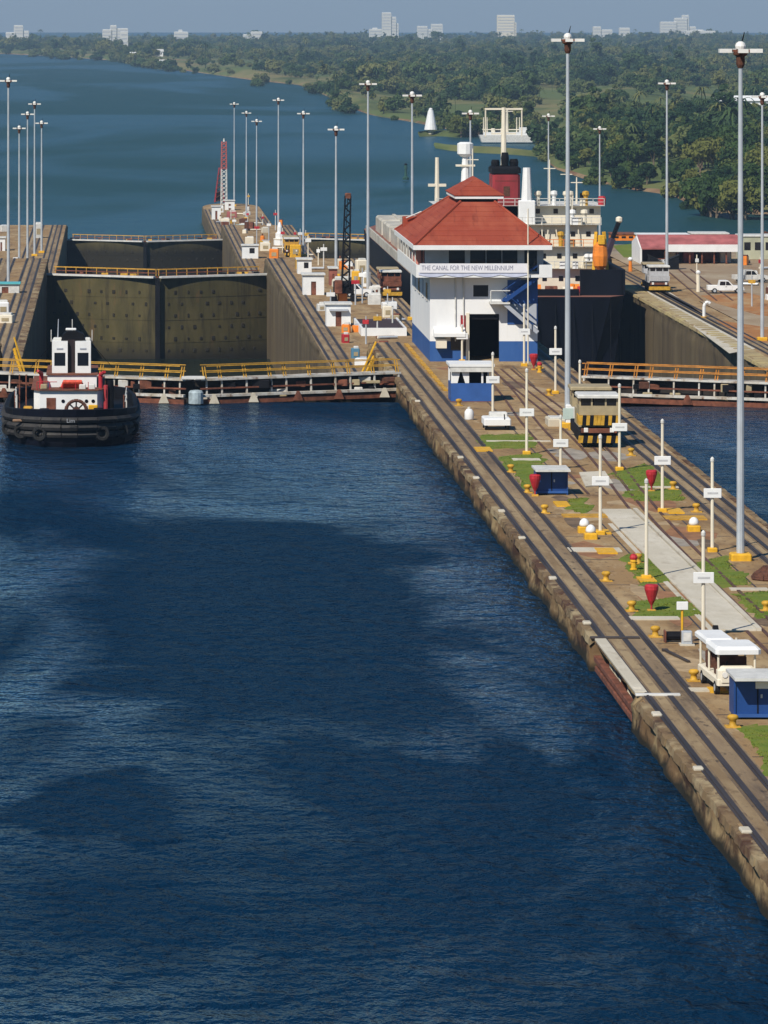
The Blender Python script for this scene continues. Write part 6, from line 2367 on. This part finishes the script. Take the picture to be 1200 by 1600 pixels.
def crown_mesh(name, q, material):
    me = bpy.data.meshes.new(name)
    quads_mesh(me, q, np.arange(len(q)).reshape(-1, 4))
    me.materials.append(material)
    return me


def trunk_mesh(seed, r, h, base):
    r_ = random.Random(seed)
    m = MB()
    m.tube((0, 0, -1), (r_.uniform(-.3, .3), r_.uniform(-.3, .3), base + h * .3), .38, .22, 7)
    for i in range(5):
        a_ = i * 1.26 + r_.uniform(-.3, .3)
        m.tube((0, 0, base * .7 + i * .3), (math.cos(a_) * r * .6, math.sin(a_) * r * .6, base + h * r_.uniform(.35, .7)), .16, .06, 5)
    ob = m.build('trunk', BARK)
    me = ob.data
    bpy.data.objects.remove(ob)
    return me


KIND = []
for i, (r, h, base) in enumerate([(4.6, 7.5, 2.2), (5.4, 8.0, 3.0), (3.6, 6.0, 1.6), (4.2, 9.5, 2.6), (6.2, 8.5, 2.8), (2.8, 4.2, .8)]):
    KIND.append((crown_mesh('crown', crown_arrays(i + 20, 26, 46, r, h, base, .55), LEAF), trunk_mesh(i, r, h, base)))
TL = ['rounded green tree in the shore wood', 'broad dark tree in the shore wood', 'small leafy tree in the shore wood', 'tall narrow tree in the shore wood', 'wide spreading tree in the shore wood', 'low green bush in the shore wood']
TG = ['rounded trees of the shore wood', 'broad trees of the shore wood', 'small trees of the shore wood', 'tall trees of the shore wood', 'spreading trees of the shore wood', 'bushes of the shore wood']


def put_tree(px, py, k=None, s=1.0, label=None, group=None):
    p = land_point(px, py)
    k = random.randrange(6) if k is None else k
    if label is None:
        zone = ('on the open shore left of the ship funnel' if px < 760 else 'by the inlet beyond the black ship' if px < 930 else 'above the shed between ship and yard mast' if px < 1040 else
                'just right of the far yard mast' if px < 1100 else 'left of the tallest mast' if px < 1155 else 'at the right edge')
        zone += ', at the water' if py > np.interp(px, SXs, SYs) - 22 else ', higher up the slope' if py < 235 else ', halfway up'
        label = TL[k].replace('in the shore wood', zone)
        group = TG[k].replace('of the shore wood', zone)
    t = thing('tree' if k != 5 else 'bush', label or TL[k], 'tree' if k != 5 else 'bush', p, random.uniform(0, 6.28), group or TG[k])
    s *= random.uniform(.8, 1.2)
    t.scale = (s, s, s * random.uniform(.9, 1.15))
    link('trunk', KIND[k][1], t)
    link('crown', KIND[k][0], t)


def inside(x, y, poly):
    c = False
    n = len(poly)
    for i in range(n):
        (x0, y0), (x1, y1) = poly[i], poly[(i + 1) % n]
        if (y0 > y) != (y1 > y) and x < (x1 - x0) * (y - y0) / (y1 - y0) + x0:
            c = not c
    return c


WOOD_NEAR = [(905, 215), (960, 196), (1110, 192), (1330, 192), (1330, 335), (1130, 330), (1085, 318), (1050, 300), (985, 288), (940, 270)]
cnt = 0
tries = 0
while cnt < 280 and tries < 6000:
    tries += 1
    x, y = random.uniform(900, 1230), random.uniform(178, 333)
    if not inside(x, y, WOOD_NEAR) or (x > 1112 and y < 199):
        continue
    if inside(x, y, [(930, 285), (1010, 262), (1075, 280), (1090, 322), (1040, 303)]) and random.random() < .3:
        continue
    k = random.choices(range(6), [3, 3, 2, 2, 2, 2])[0]
    if y > 300 and x > 1080 and random.random() < .5:
        k = 4
    if inside(x, y, [(930, 285), (1010, 262), (1075, 280), (1090, 322), (1040, 303)]):
        k = random.choice([5, 5, 2])
    put_tree(x, y, k)
    cnt += 1
# scrub along the inlet and shore fields
for i in range(60):
    x = random.uniform(560, 1000)
    ys = float(np.interp(x, SXs, SYs))
    y = ys - abs(random.gauss(0, 1)) * 14 - 2
    if y > 150:
        put_tree(x, y, random.choice([5, 5, 2]), .8)
for x, y in [(705, 208), (712, 207), (720, 208), (735, 206), (748, 207), (762, 206), (770, 205)]:
    put_tree(x, y, random.choice([1, 4]), .9, 'dark tree on the low spit beside the white day beacon', 'dark trees on the low spit')

# the far wood as one mass
def wood_ok(x, y):
    ys = np.interp(x, SXs, SYs)
    if y > ys - 3:
        return 0
    if 1112 < x < 1235 and 166 < y < 197:
        return 0
    n_ = noise.noise((x * .012, y * .035, 2.2))
    if x > 800 and y < 60:
        return 1
    # open fields
    if inside(x, y, [(820, 138), (1130, 136), (1150, 183), (1000, 192), (840, 190)]):
        return .015 if n_ < .2 else .15
    if inside(x, y, [(520, 140), (640, 150), (860, 168), (905, 215), (870, 258), (840, 215), (700, 200), (560, 176)]):
        return .012 if n_ < .2 else .15
    if inside(x, y, [(230, 88), (420, 98), (540, 112), (520, 140), (300, 108)]):
        return .12
    if inside(x, y, WOOD_NEAR):
        return .35
    return .95 if n_ > -.25 else .5


FK = bpy.data.collections.new('forest_kinds')       # not linked to the scene: only instanced
for i, (r, h, b_) in enumerate([(6.0, 8.5, 1.0), (7.2, 9.0, 1.2), (5.0, 10.5, 1.0), (6.6, 7.5, .8), (8.2, 10.0, 1.5)]):
    ko = bpy.data.objects.new('forest_kind', crown_mesh('forest_crown', crown_arrays(50 + i, 22, 42, r, h, b_, .8), LEAFF))
    FK.objects.link(ko)
def palm_arrays(seed, h):
    g = np.random.default_rng(seed)
    out = []
    for k in range(16):
        a_ = k * 2.4
        up_ = g.uniform(-.1, .9)
        prev = np.array([0, 0, h])
        for q in range(4):
            nxt = prev + np.array([math.cos(a_), math.sin(a_), up_ - .55 * q]) * .95
            sd = np.array([-math.sin(a_), math.cos(a_), 0]) * (.5 - .1 * q)
            out += [prev - sd, prev + sd, nxt + sd * .7, nxt - sd * .7]
            prev = nxt
    w_ = np.array([.22, 0, 0])
    w2 = np.array([0, .22, 0])
    for ww in (w_, w2):
        out += [-ww, ww, ww * .7 + np.array([0, 0, h]), -ww * .7 + np.array([0, 0, h])]
    return np.array(out)


for i in range(2):
    FK.objects.link(bpy.data.objects.new('forest_kind', crown_mesh('forest_crown', palm_arrays(i, 10 + 3 * i), LEAFF)))
FK.objects.link(bpy.data.objects.new('forest_kind', crown_mesh('forest_crown', crown_arrays(77, 12, 30, 3.2, 12, 4.0, .7), LEAFF)))
fp, fs_, fr_ = [], [], []
while len(fp) < 9500:
    x = random.uniform(-60, 1260)
    y = float(np.interp(x, [0, 250, 600], [66, 63, 59])) + 195 * random.random() ** 1.6
    if random.random() > wood_ok(x, y):
        continue
    p = land_point(x, y)
    big = .5 + .5 * noise.noise((x * .02, p.y * .002, 7))
    s = random.uniform(.35, .9) + 1.1 * max(0, big - .25) * random.random()
    if random.random() < .05:
        s *= 1.6
    fp.append((p.x, p.y, p.z - .8))
    fs_.append(s)
    fr_.append(random.uniform(0, 6.28))
me = bpy.data.meshes.new('forest')
me.from_pydata(fp, [], [])
for nm_, arr in (('size', fs_), ('turn', fr_)):
    a_ = me.attributes.new(nm_, 'FLOAT', 'POINT')
    a_.data.foreach_set('value', np.array(arr, np.float32))
me.materials.append(LEAFF)
fo = link('forest', me)
tag(fo, 'hazy green wood covering the far shore to the skyline', 'forest', kind='stuff')
ng = bpy.data.node_groups.new('scatter_wood', 'GeometryNodeTree')
ng.interface.new_socket('Geometry', in_out='INPUT', socket_type='NodeSocketGeometry')
ng.interface.new_socket('Geometry', in_out='OUTPUT', socket_type='NodeSocketGeometry')
gi, go = ng.nodes.new('NodeGroupInput'), ng.nodes.new('NodeGroupOutput')
ci = ng.nodes.new('GeometryNodeCollectionInfo')
ci.inputs['Collection'].default_value = FK
ci.inputs['Separate Children'].default_value = True
ci.inputs['Reset Children'].default_value = True
ip = ng.nodes.new('GeometryNodeInstanceOnPoints')
ip.inputs['Pick Instance'].default_value = True
na = ng.nodes.new('GeometryNodeInputNamedAttribute')
na.data_type = 'FLOAT'
na.inputs['Name'].default_value = 'size'
nb = ng.nodes.new('GeometryNodeInputNamedAttribute')
nb.data_type = 'FLOAT'
nb.inputs['Name'].default_value = 'turn'
cx_ = ng.nodes.new('ShaderNodeCombineXYZ')
ng.links.new(nb.outputs[0], cx_.inputs['Z'])
ng.links.new(gi.outputs[0], ip.inputs['Points'])
ng.links.new(ci.outputs[0], ip.inputs['Instance'])
ng.links.new(cx_.outputs[0], ip.inputs['Rotation'])
ng.links.new(na.outputs[0], ip.inputs['Scale'])
ng.links.new(ip.outputs[0], go.inputs[0])
md = fo.modifiers.new('scatter', 'NODES')
md.node_group = ng

# ------------------------------------------------------------------ haze
hz = bpy.data.materials.new('haze_air')
hz.use_nodes = True
nt = hz.node_tree
for n_ in list(nt.nodes):
    nt.nodes.remove(n_)
out = nt.nodes.new('ShaderNodeOutputMaterial')
pv = nt.nodes.new('ShaderNodeVolumePrincipled')
pv.inputs['Color'].default_value = (0.46, 0.66, 0.90, 1)
pv.inputs['Density'].default_value = 6.8e-5
pv.inputs['Anisotropy'].default_value = 0.0
nt.links.new(pv.outputs[0], out.inputs['Volume'])
o = MB().box(-32000, 32000, -32000, 32000, -175, 110).build('haze', hz)
tag(o, kind='stuff')
